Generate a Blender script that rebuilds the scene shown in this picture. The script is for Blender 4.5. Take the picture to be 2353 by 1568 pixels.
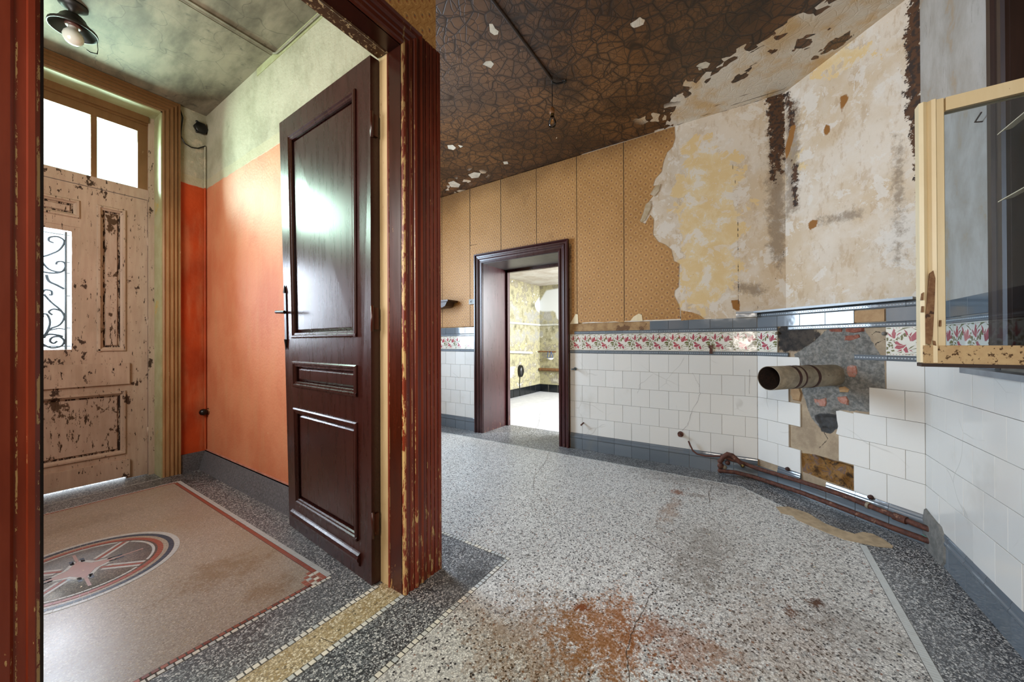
import bpy, bmesh, math, random
import numpy as np
from mathutils import Vector, Matrix
for _o in list(bpy.data.objects): bpy.data.objects.remove(_o)
scene = bpy.context.scene
COL = scene.collection
# ---------------------------------------------------------------- camera
FPX, YAW, PIT, ROL = 832.857, 0.580722, 0.003292, -0.0040284
W, H = 2353, 1568
fw = Vector((math.cos(YAW)*math.cos(PIT), math.sin(YAW)*math.cos(PIT), math.sin(PIT)))
rr = fw.cross(Vector((0, 0, 1))).normalized(); uu = rr.cross(fw)
RT = rr*math.cos(ROL)+uu*math.sin(ROL); UP = -rr*math.sin(ROL)+uu*math.cos(ROL)
cam = bpy.data.objects.new('camera', bpy.data.cameras.new('camera')); COL.objects.link(cam)
cam.matrix_world = Matrix(((RT.x, UP.x, -fw.x, 0), (RT.y, UP.y, -fw.y, 0), (RT.z, UP.z, -fw.z, 1.0), (0, 0, 0, 1)))
cam.data.sensor_width = 36; cam.data.lens = FPX/W*36; cam.data.clip_start = 0.02
scene.camera = cam
# ---------------------------------------------------------------- world, lights, exposure
scene.view_settings.view_transform = 'Standard'; scene.view_settings.look = 'None'
scene.view_settings.gamma = 1; scene.view_settings.use_curve_mapping = False
scene.view_settings.exposure = 0.0
wd = bpy.data.worlds.new('sky'); scene.world = wd; wd.use_nodes = True
wd.node_tree.nodes['Background'].inputs[0].default_value = (0.86, 0.93, 1.0, 1)
wd.node_tree.nodes['Background'].inputs[1].default_value = 3.0
cy = scene.cycles; cy.max_bounces = 8; cy.diffuse_bounces = 4; cy.glossy_bounces = 4; cy.transmission_bounces = 6
cy.transparent_max_bounces = 10; cy.sample_clamp_indirect = 6; cy.caustics_reflective = False; cy.caustics_refractive = False
cy.use_denoising = True; cy.use_adaptive_sampling = True; cy.adaptive_threshold = 0.02
def area(name, loc, look, w, h, power, col):
    d = bpy.data.lights.new(name, 'AREA'); d.shape = 'RECTANGLE'; d.size = w; d.size_y = h; d.energy = power; d.color = col
    o = bpy.data.objects.new(name, d); COL.objects.link(o); o.location = loc
    o.rotation_euler = (Vector(look)-Vector(loc)).to_track_quat('-Z', 'Y').to_euler(); return o
area('window_daylight_kitchen', (1.72, 3.86, 1.60), (2.1, 0.0, 0.9), 0.90, 1.35, 135, (0.62, 0.80, 1.0))
area('rear_fill_light', (-1.98, 0.25, 1.98), (1.0, 0.10, 1.2), 1.0, 0.9, 62, (1.0, 0.88, 0.74))  # added warm fill behind the viewpoint, set clear of tile reflections
area('rear_glint_light', (-1.97, 0.10, 1.00), (1.0, 0.10, 1.0), 0.30, 0.22, 5, (1.0, 0.90, 0.78))  # small source added to put a glint on the frieze tiles
area('window_daylight_far_room', (5.05, -0.05, 1.55), (4.9, 3.0, 0.6), 1.9, 1.5, 400, (0.92, 0.96, 1.0))
area('door_daylight_transom', (0.30, 4.12, 2.40), (0.45, 2.0, 1.75), 0.95, 0.42, 95, (0.92, 1.0, 0.96))
area('door_daylight_glass', (0.30, 4.10, 1.38), (0.42, 2.0, 0.75), 0.30, 0.80, 55, (0.84, 0.90, 1.0))
area('hall_fill_light', (-0.72, 2.35, 1.75), (1.1, 2.5, 1.45), 1.1, 1.1, 34, (1.0, 0.97, 0.93))  # fill added on the unseen left side to brighten the hall
# ---------------------------------------------------------------- measuring helpers (photo pixel -> point on a real plane)
def ray(px, py): return (fw*FPX + RT*(px-W/2) - UP*(py-H/2))
def onX(px, py, X): r = ray(px, py); t = X/r.x; return Vector((X, r.y*t, 1+r.z*t))
def onY(px, py, Y): r = ray(px, py); t = Y/r.y; return Vector((r.x*t, Y, 1+r.z*t))
def onZ(px, py, Z): r = ray(px, py); t = (Z-1)/r.z; return Vector((r.x*t, r.y*t, Z))
class Wall:
    """vertical plane: origin (x,y), outward normal n; local X runs along a, local Y is outward, Z up"""
    def __init__(s, ox, oy, nx, ny):
        l = math.hypot(nx, ny); s.o = Vector((ox, oy, 0)); s.n = Vector((nx/l, ny/l, 0)); s.a = Vector((s.n.y, -s.n.x, 0))
        s.rot = math.atan2(s.a.y, s.a.x)
    def P(s, u, z, out=0.0): return s.o+s.a*u+s.n*out+Vector((0, 0, z))
    def px(s, x, y, out=0.0):
        r = ray(x, y); c = Vector((0, 0, 1)); o = s.o+s.n*out
        t = (o-c).dot(s.n)/r.dot(s.n); p = c+r*t; return ((p-s.o).dot(s.a), p.z)
    def M(s, u, z, out=0.0, roll=0.0): return Matrix.Translation(s.P(u, z, out)) @ Matrix.Rotation(s.rot, 4, 'Z') @ Matrix.Rotation(roll, 4, 'Y')
BK = Wall(3.175, 0, -1, 0)                       # back wall, u = Y
CHN = Vector((-0.750, 0.6614, 0))
CH = Wall(3.175, -0.044, CHN.x, CHN.y)           # lower chimney breast, u<0 to the right
CU = Wall(3.175, -0.213, -0.507+0.02, 0.515)     # upper chimney breast
_d = (Vector((2.612, -0.7135, 0))-Vector((3.175, -0.213, 0))).normalized()
CU = Wall(3.175, -0.213, _d.y, -_d.x)
RW = Wall(0, -0.713, 0, 1)                       # right wall, u = X
OR = Wall(1.095, 0, -1, 0)                       # orange hall wall, u = Y
FW_ = Wall(0, 3.67, 0, -1)                       # hall front wall, u = -X
# ---------------------------------------------------------------- object helpers
rnd = random.Random(7)
def tag(o, label=None, cat=None, group=None, kind=None):
    if label: o['label'] = label
    if cat: o['category'] = cat
    if group: o['group'] = group
    if kind: o['kind'] = kind
    return o
def empty(name, loc, label, cat, group=None, kind=None, rz=0.0):
    o = bpy.data.objects.new(name, None); COL.objects.link(o); o.location = loc; o.rotation_euler = (0, 0, rz); o.empty_display_size = .1
    return tag(o, label, cat, group, kind)
def link(name, me, parent=None, mw=None):
    o = bpy.data.objects.new(name, me); COL.objects.link(o)
    if parent: o.parent = parent
    if mw is not None:
        o.matrix_basis = (WM(parent).inverted() @ mw) if parent else mw
    elif parent: o.matrix_basis = WM(parent).inverted()
    return o
def WM(o):
    m = o.matrix_basis.copy()
    while o.parent: o = o.parent; m = o.matrix_basis @ m
    return m
class MB:
    def __init__(s): s.v = []; s.f = []; s.m = []; s.sm = []
    def add(s, vs, fs, mi=0, smooth=False):
        b = len(s.v); s.v += [tuple(v) for v in vs]
        for f in fs: s.f.append([b+i for i in f]); s.m.append(mi); s.sm.append(smooth)
    def box(s, lo, hi, mi=0, M=None):
        x0, y0, z0 = lo; x1, y1, z1 = hi
        vs = [Vector(p) for p in ((x0,y0,z0),(x1,y0,z0),(x1,y1,z0),(x0,y1,z0),(x0,y0,z1),(x1,y0,z1),(x1,y1,z1),(x0,y1,z1))]
        if M is not None: vs = [M @ v for v in vs]
        s.add(vs, [(0,3,2,1),(4,5,6,7),(0,1,5,4),(1,2,6,5),(2,3,7,6),(3,0,4,7)], mi)
    def prism(s, poly, lo, hi, M, mi=0, smooth=False):
        """poly in local XZ, extruded along local Y from lo to hi"""
        n = len(poly); vs = [M @ Vector((p[0], lo, p[1])) for p in poly]+[M @ Vector((p[0], hi, p[1])) for p in poly]
        s.add(vs, [list(range(n)), list(range(2*n-1, n-1, -1))]+[(i, i+n, (i+1) % n+n, (i+1) % n) for i in range(n)], mi, smooth)
    def tube(s, pts, r, seg=10, mi=0, cap=True, sc=None):
        pts = [Vector(p) for p in pts]; n = len(pts); rings = []; prev = None
        for i, p in enumerate(pts):
            t = (pts[min(i+1, n-1)]-pts[max(i-1, 0)]).normalized()
            if prev is None:
                a = Vector((0, 0, 1)) if abs(t.z) < .9 else Vector((1, 0, 0)); x = t.cross(a).normalized()
            else: x = (prev-t*prev.dot(t)).normalized()
            prev = x; y = t.cross(x); ri = r[i] if isinstance(r, (list, tuple)) else r
            rings.append([p+(x*math.cos(2*math.pi*k/seg)+y*math.sin(2*math.pi*k/seg))*ri for k in range(seg)])
        vs = [v for q in rings for v in q]
        fs = [(i*seg+k, i*seg+(k+1) % seg, (i+1)*seg+(k+1) % seg, (i+1)*seg+k) for i in range(n-1) for k in range(seg)]
        s.add(vs, fs, mi, True)
        if cap: s.add(rings[0]+rings[-1], [list(range(seg-1, -1, -1)), list(range(seg, 2*seg))], mi)
    def lathe(s, prof, M=None, seg=20, mi=0):
        vs = []; n = len(prof)
        for r, z in prof:
            for k in range(seg):
                v = Vector((r*math.cos(2*math.pi*k/seg), r*math.sin(2*math.pi*k/seg), z)); vs.append(M @ v if M is not None else v)
        s.add(vs, [(i*seg+k, i*seg+(k+1) % seg, (i+1)*seg+(k+1) % seg, (i+1)*seg+k) for i in range(n-1) for k in range(seg)], mi, True)
    def sweep(s, path, N, prof, sgn=1, mi=0):
        """profile (lateral, out) swept along a planar path with mitred corners; N = out of the wall"""
        path = [Vector(p) for p in path]; N = Vector(N); n = len(path); L = []
        seg = [(path[i+1]-path[i]).normalized().cross(N)*sgn for i in range(n-1)]
        for i in range(n):
            if i == 0: l = seg[0]
            elif i == n-1: l = seg[-1]
            else: l = (seg[i-1]+seg[i])/(1+seg[i-1].dot(seg[i]))
            L.append(l)
        k = len(prof); vs = [path[i]+L[i]*a+N*b for i in range(n) for a, b in prof]
        fs = [(i*k+j, i*k+(j+1) % k, (i+1)*k+(j+1) % k, (i+1)*k+j) for i in range(n-1) for j in range(k)]
        fs += [list(range(k-1, -1, -1)), [(n-1)*k+j for j in range(k)]]
        s.add(vs, fs, mi)
    def mesh(s, name, mats):
        me = bpy.data.meshes.new(name); me.from_pydata(s.v, [], s.f)
        for m in (mats if isinstance(mats, (list, tuple)) else [mats]): me.materials.append(m)
        me.polygons.foreach_set('material_index', s.m); me.polygons.foreach_set('use_smooth', s.sm)
        bm = bmesh.new(); bm.from_mesh(me); bmesh.ops.recalc_face_normals(bm, faces=bm.faces); bm.to_mesh(me); bm.free(); me.update(); return me
    def build(s, name, mats, parent=None, mw=None): return link(name, s.mesh(name, mats), parent, mw)
def bevel_box_mesh(name, w, h, d, b, mat):
    """tile: centred on X and Z, from y=-d to y=0, front edge bevelled"""
    x, z = w/2, h/2; vs = []
    for (xx, zz, y) in ((x, z, -d), (x, z, -b), (x-b, z-b, 0)):
        vs += [(-xx, y, -zz), (xx, y, -zz), (xx, y, zz), (-xx, y, zz)]
    fs = [(8, 9, 10, 11)]+[(i+4*r, (i+1) % 4+4*r, (i+1) % 4+4*r+4, i+4*r+4) for r in (0, 1) for i in range(4)]+[(3, 2, 1, 0)]
    m = MB(); m.add(vs, fs); return m.mesh(name, mat)
def sdf_poly(P, poly):
    P = np.asarray(P, float); poly = np.asarray(poly, float); n = len(poly); d = np.full(len(P), 1e9); ins = np.zeros(len(P), bool)
    for i in range(n):
        a, b = poly[i], poly[(i+1) % n]; e = b-a; w = P-a
        t = np.clip((w@e)/max(e@e, 1e-12), 0, 1); d = np.minimum(d, np.hypot(*(w-t[:, None]*e).T))
        c = ((a[1] > P[:, 1]) != (b[1] > P[:, 1])); xi = a[0]+(P[:, 1]-a[1])*(b[0]-a[0])/((b[1]-a[1]) if b[1] != a[1] else 1e-12)
        ins ^= c & (P[:, 0] < xi)
    return np.where(ins, -d, d)
def sdf_line(P, line):
    P = np.asarray(P, float); d = np.full(len(P), 1e9); line = np.asarray(line, float)
    for a, b in zip(line[:-1], line[1:]):
        e = b-a; w = P-a; t = np.clip((w@e)/max(e@e, 1e-12), 0, 1); d = np.minimum(d, np.hypot(*(w-t[:, None]*e).T))
    return d
def grid(name, wall, u0, u1, z0, z1, step, attrs, mat, parent=None, disp=None, mapP=None):
    """finely divided wall or ceiling face carrying signed-distance attributes of its stains and patches"""
    nu = max(2, int(abs(u1-u0)/step)+1); nz = max(2, int(abs(z1-z0)/step)+1)
    U, Z = np.meshgrid(np.linspace(u0, u1, nu), np.linspace(z0, z1, nz)); Q = np.c_[U.ravel(), Z.ravel()]
    A = {}
    for k, shapes in attrs.items():
        v = np.full(len(Q), 1.0)
        for s_ in shapes: v = np.minimum(v, sdf_poly(Q, s_) if not (isinstance(s_, tuple) and s_[0] == 'line') else sdf_line(Q, s_[1]))
        A[k] = v
    out = disp(Q, A) if disp else np.zeros(len(Q))
    if mapP: vs = [mapP(u, z, o) for (u, z), o in zip(Q, out)]
    else: vs = [wall.P(u, z, o) for (u, z), o in zip(Q, out)]
    fs = [(j*nu+i, j*nu+i+1, (j+1)*nu+i+1, (j+1)*nu+i) for j in range(nz-1) for i in range(nu-1)]
    me = bpy.data.meshes.new(name); me.from_pydata([tuple(v) for v in vs], [], fs); me.materials.append(mat)
    if disp: me.polygons.foreach_set('use_smooth', [True]*len(fs))
    for k, v in A.items():
        at = me.attributes.new(k, 'FLOAT', 'POINT'); at.data.foreach_set('value', v.astype(np.float32))
    return link(name, me, parent)
# ---------------------------------------------------------------- node helpers
def lin(h):
    if isinstance(h, str):
        c = [int(h[i:i+2], 16)/255 for i in (0, 2, 4)]; c = [x/12.92 if x <= .04045 else ((x+.055)/1.055)**2.4 for x in c]
    else: c = list(h)
    return tuple(c)+(1,)
class NT:
    def __init__(s, name):
        s.mat = bpy.data.materials.new(name); s.mat.use_nodes = True; s.t = s.mat.node_tree; s.b = s.t.nodes['Principled BSDF']
        s.out = s.t.nodes['Material Output']
    def nd(s, t, **k):
        n = s.t.nodes.new(t)
        for a, b in k.items(): setattr(n, a, b)
        return n
    def put(s, sock, v):
        if hasattr(v, 'is_output'): s.t.links.new(v, sock)
        elif isinstance(v, str): sock.default_value = lin(v)
        elif v is not None: sock.default_value = v
    def pos(s): return s.nd('ShaderNodeNewGeometry').outputs['Position']
    def obj(s): return s.nd('ShaderNodeTexCoord').outputs['Object']
    def rand(s): return s.nd('ShaderNodeObjectInfo').outputs['Random']
    def attr(s, n): return s.nd('ShaderNodeAttribute', attribute_name=n).outputs['Fac']
    def mp(s, v, sc=(1, 1, 1), loc=(0, 0, 0), rot=(0, 0, 0)):
        n = s.nd('ShaderNodeMapping'); s.put(n.inputs[0], v); n.inputs[1].default_value = loc; n.inputs[2].default_value = rot; n.inputs[3].default_value = sc; return n.outputs[0]
    def noise(s, v, sc, det=3, ro=.55, dist=0):
        n = s.nd('ShaderNodeTexNoise'); s.put(n.inputs['Vector'], v); n.inputs['Scale'].default_value = sc; n.inputs['Detail'].default_value = det
        n.inputs['Roughness'].default_value = ro; n.inputs['Distortion'].default_value = dist; return n.outputs['Fac']
    def noisec(s, v, sc, det=2):
        n = s.nd('ShaderNodeTexNoise'); s.put(n.inputs['Vector'], v); n.inputs['Scale'].default_value = sc; n.inputs['Detail'].default_value = det; return n.outputs['Color']
    def vor(s, v, sc, feat='F1', out='Color', rnd_=1.0):
        n = s.nd('ShaderNodeTexVoronoi', feature=feat); s.put(n.inputs['Vector'], v); n.inputs['Scale'].default_value = sc; n.inputs['Randomness'].default_value = rnd_; return n.outputs[out]
    def m(s, op, a, b=None, c=None, clamp=False):
        n = s.nd('ShaderNodeMath', operation=op, use_clamp=clamp); s.put(n.inputs[0], a)
        if b is not None: s.put(n.inputs[1], b)
        if c is not None: s.put(n.inputs[2], c)
        return n.outputs[0]
    def vm(s, op, a, b=None):
        n = s.nd('ShaderNodeVectorMath', operation=op); s.put(n.inputs[0], a)
        if b is not None: s.put(n.inputs[1], b)
        return n.outputs['Value'] if op in ('DOT_PRODUCT', 'LENGTH', 'DISTANCE') else n.outputs[0]
    def ss(s, v, lo, hi):
        n = s.nd('ShaderNodeMapRange', interpolation_type='SMOOTHSTEP'); s.put(n.inputs[0], v); n.inputs[1].default_value = lo; n.inputs[2].default_value = hi; return n.outputs[0]
    def ramp(s, f, stops, const=False):
        n = s.nd('ShaderNodeValToRGB'); s.put(n.inputs[0], f); r = n.color_ramp
        if const: r.interpolation = 'CONSTANT'
        while len(r.elements) < len(stops): r.elements.new(.5)
        for e, (p, c) in zip(r.elements, stops): e.position = p; e.color = lin(c)
        return n.outputs[0]
    def mix(s, f, a, b, mode='MIX'):
        n = s.nd('ShaderNodeMix', data_type='RGBA', blend_type=mode); s.put(n.inputs[0], f); s.put(n.inputs[6], a); s.put(n.inputs[7], b); return n.outputs[2]
    def sep(s, v):
        n = s.nd('ShaderNodeSeparateXYZ'); s.put(n.inputs[0], v); return n.outputs
    def comb(s, x, y, z=0.0):
        n = s.nd('ShaderNodeCombineXYZ'); s.put(n.inputs[0], x); s.put(n.inputs[1], y); s.put(n.inputs[2], z); return n.outputs[0]
    def bump(s, h, st=.3, d=.01, nrm=None):
        n = s.nd('ShaderNodeBump'); n.inputs['Strength'].default_value = st; n.inputs['Distance'].default_value = d; s.put(n.inputs['Height'], h)
        if nrm is not None: s.put(n.inputs['Normal'], nrm)
        return n.outputs[0]
    def warp(s, v, sc, amt):
        c = s.vm('SUBTRACT', s.noisec(v, sc), (.5, .5, .5)); n = s.nd('ShaderNodeVectorMath', operation='SCALE'); s.put(n.inputs[0], c); n.inputs[3].default_value = amt
        return s.vm('ADD', v, n.outputs[0])
    def fin(s, col, rough=.5, nrm=None, spec=None, metal=None, coat=None):
        s.put(s.b.inputs['Base Color'], col if not isinstance(col, str) else lin(col)); s.put(s.b.inputs['Roughness'], rough)
        if nrm is not None: s.put(s.b.inputs['Normal'], nrm)
        if spec is not None: s.put(s.b.inputs['Specular IOR Level'], spec)
        if metal is not None: s.put(s.b.inputs['Metallic'], metal)
        if coat is not None: s.put(s.b.inputs['Coat Weight'], coat); s.b.inputs['Coat Roughness'].default_value = .08
        return s.mat
    def patch(s, name, amp, soft, nz):
        """1 inside the named signed-distance shape, its rim broken up by noise nz"""
        d = s.m('MULTIPLY_ADD', s.m('SUBTRACT', nz, .5), amp, s.attr(name)); return s.ss(d, soft, -soft)
# ================================================================= MATERIALS
def mat_flat(name, col, rough=.5, metal=0, var=.15, sc=20):
    n = NT(name); p = n.pos(); f = n.noise(p, sc, 4)
    c = n.mix(n.ss(f, .35, .7), lin(col), [x*(1-var*2) for x in lin(col)[:3]]+[1]); return n.fin(c, rough, metal=metal)
def mat_terrazzo(name, matrix, chips, sc, rough=.42, stains=True, dust='9c9384', dusta=.25, patches=()):
    n = NT(name); p = n.pos(); v = n.warp(p, 60, .006)
    cell = n.vor(v, sc); edge = n.vor(v, sc, 'DISTANCE_TO_EDGE', 'Distance'); g = n.sep(cell)[0]
    c = n.ramp(g, chips, True); c = n.mix(n.ss(edge, .06, .12), lin(matrix), c)
    fine = n.sep(n.vor(n.mp(v, loc=(3, 1, 2)), sc*2.3))[1]; c = n.mix(n.m('MULTIPLY', n.ss(fine, .86, .9), .8), c, lin(chips[-1][1]))
    big = n.noise(p, 1.6, 5, .6); c = n.mix(n.m('MULTIPLY', n.ss(big, .4, .72), dusta), c, lin(dust))
    if stains:
        x, y, _z = n.sep(n.warp(p, 3.0, .22))
        nz = n.m('MULTIPLY_ADD', n.noise(p, 90, 3, .7), .5, n.m('MULTIPLY', n.noise(p, 16, 4, .7), .5))
        for (cx, cyy, rx, ry, col, k) in patches:
            ex = n.m('DIVIDE', n.m('SUBTRACT', x, cx), rx); ey = n.m('DIVIDE', n.m('SUBTRACT', y, cyy), ry)
            d = n.m('ADD', n.m('MULTIPLY', ex, ex), n.m('MULTIPLY', ey, ey))
            f = n.ss(n.m('ADD', d, n.m('MULTIPLY', n.m('SUBTRACT', nz, .5), 8.0)), 1.1, -.2); c = n.mix(n.m('MULTIPLY', f, k), c, n.mix(.45, lin(col), n.mix(1.0, c, lin(col), 'MULTIPLY')))
    r = n.m('MULTIPLY_ADD', big, .25, rough-.1)
    return n.fin(c, r, n.bump(n.noise(p, 90, 2), .05, .002))
FP = ((1.20, .42, .26, .20, 'a8641e', .85), (1.05, .55, .30, .30, '8c6228', .6), (1.30, .20, .14, .2, '9a5a20', .6), (2.60, .43, .07, .05, '8c4c22', .9), (2.30, .42, .22, .04, '96683c', .6), (1.664, -.123, .05, .03, '6c3a1c', 1.0), (1.807, -.20, .04, .03, '5c3018', 1.0), (1.28, .53, .03, .04, '8c4a18', 1.0), (1.95, .2, .4, .3, '7c6f60', .35), (2.62, .30, .05, .14, '6a5038', .6), (1.9, .2, .5, .12, '6c6052', .35),
      (2.95, .4, .25, .5, '54463a', .45), (1.35, -.1, .5, .25, '94704a', .35), (1.7, -.3, .2, .2, '5c4a3c', .35), (2.48, -.38, .10, .07, '3a3430', .4))
T_KIT = mat_terrazzo('terrazzo_kitchen', 'a5a4a1', [(0, '17171a'), (.13, '6c6a68'), (.2, 'd8d5ce'), (.42, 'c6c4be'), (.62, '96948f'), (.72, 'eae8e2'), (.94, '86604c'), (.97, 'e6e4de')], 130, .40, patches=FP, dusta=.12)
T_DARK = mat_terrazzo('terrazzo_dark_border', '45474a', [(0, '2a2b2e'), (.35, '606366'), (.6, '36373a'), (.62, '9c9fa0'), (.84, 'cfcfcb')], 150, .38, dust='7c7e80', dusta=.3,
                      patches=((2.6, -.45, .3, .1, '26221e', .4), (3.05, .6, .15, .9, '2e2a26', .4), (1.2, 1.0, .12, .12, '15120e', .6), (1.0, 3.5, .5, .3, '16140f', .6)))
T_YEL = mat_terrazzo('terrazzo_ochre_band', '8c7c5e', [(0, 'b3a07a'), (.3, 'd2c3a2'), (.5, '9c8558'), (.7, 'e0d6bc'), (.93, '665a42'), (.97, 'c8b894')], 125, .42, dusta=.1, stains=False)
T_TAN = mat_terrazzo('terrazzo_hall_field', 'a0968a', [(0, 'a59a8c'), (.3, 'b9afa0'), (.55, '978b7c'), (.75, 'ab9a80'), (.9, 'c6bcae'), (.97, '807668')], 190, .30, dust='98805e', dusta=.4,
                     patches=((.62, 1.95, .22, .14, '8a6a3c', .5), (.7, 1.65, .12, .10, '8b6a3c', .5), (.35, 3.1, .3, .12, '7d684c', .3), (.2, 1.7, .25, .1, 'b4b0aa', .25)))
T_MED = mat_terrazzo('terrazzo_medallion_grey', '85898c', [(0, '7b8388'), (.35, '959c9f'), (.6, '6c7478'), (.8, 'a6aaa9'), (.95, 'b4b4ae')], 200, .3, stains=False)
def mat_stone(name, cols, rough=.35):
    n = NT(name); p = n.pos(); c = n.ramp(n.rand(), [(i/len(cols), k) for i, k in enumerate(cols)], True)
    f = n.noise(p, 45, 3); c = n.mix(n.ss(f, .35, .8), c, n.mix(.22, c, lin('807a70'))); return n.fin(c, rough)
TS_W = mat_stone('white_marble_tessera', ['dedbd0', 'cfd0ca', 'e8e2d2', 'd8d5c8', 'c0c4c2'])
TS_R = mat_stone('red_marble_tessera', ['8f4a38', '7c3a2c', 'a8604c', '9a5040'])
TS_B = mat_stone('blue_stone_tessera', ['2e3a4c', '3a4658', '263142'])
TS_P = mat_stone('pink_stone_tessera', ['a2827e', '946f6c', 'ac8e88'])
def mat_glaze(name, cols, rough=.1, crack=.0, bump=.03, dirt='8a8068'):
    n = NT(name); p = n.pos(); c = n.ramp(n.rand(), [(i/len(cols), k) for i, k in enumerate(cols)], True)
    f = n.noise(p, 3, 4, .6); c = n.mix(n.m('MULTIPLY', n.ss(f, .55, .8), .25), c, lin(dirt))
    if crack:
        e = n.vor(n.warp(p, 2.5, .25), 3.2, 'DISTANCE_TO_EDGE', 'Distance'); mk = n.m('MULTIPLY', n.ss(e, .012, .003), n.ss(n.noise(p, 2.2), .52, .60))
        c = n.mix(n.m('MULTIPLY', mk, crack), c, lin('8c8880'))
    return n.fin(c, rough, n.bump(n.noise(p, 14, 2), bump, .01), spec=.55)
G_WHITE = mat_glaze('white_glazed_tile', ['d2d1cc', 'd0cfca', 'd5d4cf', 'd1d0cb', 'd3d1cb', 'cfcec9'], .13, crack=.28)
G_BLUE = mat_glaze('blue_grey_glazed_tile', ['646c73', '5f676e', '697178', '626a71'], .08, bump=.05)
G_PEARL = mat_glaze('pale_pearl_glaze', ['a9b4bb', 'a3aeb6'], .1)
G_FRZ = mat_glaze('cream_frieze_glaze', ['d5d3c8', 'd8d5ca', 'd1cfc4'], .10, bump=.1)
G_PINK = mat_glaze('pink_lily_glaze', ['a04a58', 'a84e58', '9c4654'], .10, bump=.1)
G_OLIVE = mat_glaze('olive_leaf_glaze', ['66683c', '6c6c44', '5e6038'], .10, bump=.1)
G_MORT = mat_flat('dark_tile_joint', '6c665c', .9)
def mat_paint(name, cols, under, amt, rough=.28, vert=True, wear=.55, coat=.0, lowz=0, dark=None, bmp=.08, stripes=(), dark_tone=None):
    n = NT(name); p = n.pos(); st = n.mp(p, sc=(1, 1, .12)) if vert else p
    f = n.noise(st, 38, 4, .6); c = n.mix(n.ss(f, .3, .72), lin(cols[0]), lin(cols[1]))
    big = n.noise(p, 2.2, 4); c = n.mix(n.m('MULTIPLY', n.ss(big, .45, .75), .6), c, lin(cols[2]))
    ch = n.noise(n.mp(p, sc=(1, 1, .22)) if vert else p, 60, 5, .72)
    pt = n.nd('ShaderNodeNewGeometry').outputs['Pointiness']; edge = n.ss(pt, .505, .56)
    th = n.m('MULTIPLY_ADD', edge, wear*.16, n.m('MULTIPLY', ch, 1.0))
    if lowz: th = n.m('ADD', th, n.m('MULTIPLY', n.ss(n.sep(p)[2], lowz, 0), .11))
    k = n.ss(th, amt, amt+.012); c = n.mix(k, c, lin(under))
    if dark: c = n.mix(n.ss(n.noise(n.mp(p, loc=(5, 2, 1), sc=(1, 1, .6)), 9, 6, .7), dark[0], dark[0]+.02), c, lin(dark[1]))
    if stripes:
        x = n.sep(p)[0]; cn = n.noise(n.mp(p, sc=(1, 1, .30)), 34, 6, .75)
        for (xc, w, t) in stripes:
            q = n.m('MULTIPLY', n.ss(n.m('ABSOLUTE', n.m('SUBTRACT', x, n.m('MULTIPLY_ADD', cn, .004, xc-.002))), w, w*.6), n.ss(cn, t, t+.015)); c = n.mix(q, c, lin(under))
    if dark_tone:
        c = n.mix(n.m('MULTIPLY', n.ss(n.m('ADD', n.sep(p)[2], n.m('MULTIPLY', big, .6)), dark_tone[0], dark_tone[1]), dark_tone[3]), c, lin(dark_tone[2]))  # blends to a darker colour towards the top
    r = n.m('MULTIPLY_ADD', k, .35, n.m('MULTIPLY_ADD', f, .12, rough-.05))
    return n.fin(c, r, n.bump(n.m('SUBTRACT', f, n.m('MULTIPLY', k, .6)), bmp, .003), coat=coat)
P_RED = mat_paint('worn_red_brown_paint', ('7c2e18', '8a3a22', '5c200c'), 'c9a46c', .69, .30, wear=.12, lowz=.7, stripes=((.967, .0040, .495), (.985, .0018, .53), (1.003, .002, .50), (1.019, .0015, .55), (1.066, .0016, .51), (1.087, .0012, .54), (1.109, .0014, .52), (1.131, .0012, .53), (1.153, .0012, .52), (1.174, .002, .49), (.083, .003, .53), (.058, .0015, .50), (.030, .002, .54)), dark_tone=(1.7, 2.6, '2c0f06', .75))  # chipped edges; colour turns darker brown towards the top
P_REVEAL = mat_paint('dark_red_brown_paint', ('3a1306', '4a1a09', '2c0d04'), 'b88f58', .71, .24, wear=.1, lowz=.25, dark_tone=(1.8, 2.7, '1c0a05', .6))  # colour turns darker towards the top
P_DOOR = mat_paint('glossy_dark_brown_paint', ('2c0f0a', '371611', '220b07'), 'a88458', .73, .27, wear=.0, bmp=.012)
P_CREAM = mat_paint('bare_cream_rebate', ('cdb488', 'c2a87c', 'a88c60'), '6e2a12', .70, .5, wear=.1)
P_BACKD = mat_paint('dark_oxblood_paint', ('2f1012', '3a1618', '220b0c'), '8f6a44', .74, .28, wear=.1, lowz=.2, bmp=.015)
P_HCAS = mat_paint('ochre_brown_casing_paint', ('94724a', 'a88258', '7c5a34'), 'c8b088', .68, .4, wear=.1, dark_tone=(1.9, 2.9, '5c3a1a', .7))  # casing colour goes to a darker brown higher up
P_FDOOR = mat_paint('flaking_beige_door_paint', ('b39c88', 'c0ac98', '98836e'), '2c1d13', .635, .5, wear=.15, dark=(.615, '3a271a'))
P_FPANEL = mat_paint('peeling_beige_panel_paint', ('b29b88', 'c0ac9a', '9c8876'), '3c2919', .59, .5, wear=.1, dark=(.57, '4a3420'))
P_EXPO = mat_paint('exposed_dark_wood_edge', ('a8917c', 'b39c86', '98836e'), '2a1c14', .485, .6, wear=0)
P_SASH = mat_paint('cracked_cream_sash_paint', ('d8c8a4', 'dfd2b2', 'cbb68c'), '7a4a1e', .70, .45, wear=.12)
P_DARKF = mat_paint('dark_window_frame_paint', ('26150e', '301b12', '1d0f0a'), '7a6a4c', .77, .42, wear=.05)
BLACK = mat_flat('black_bakelite', '0c0b0a', .35)
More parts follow.
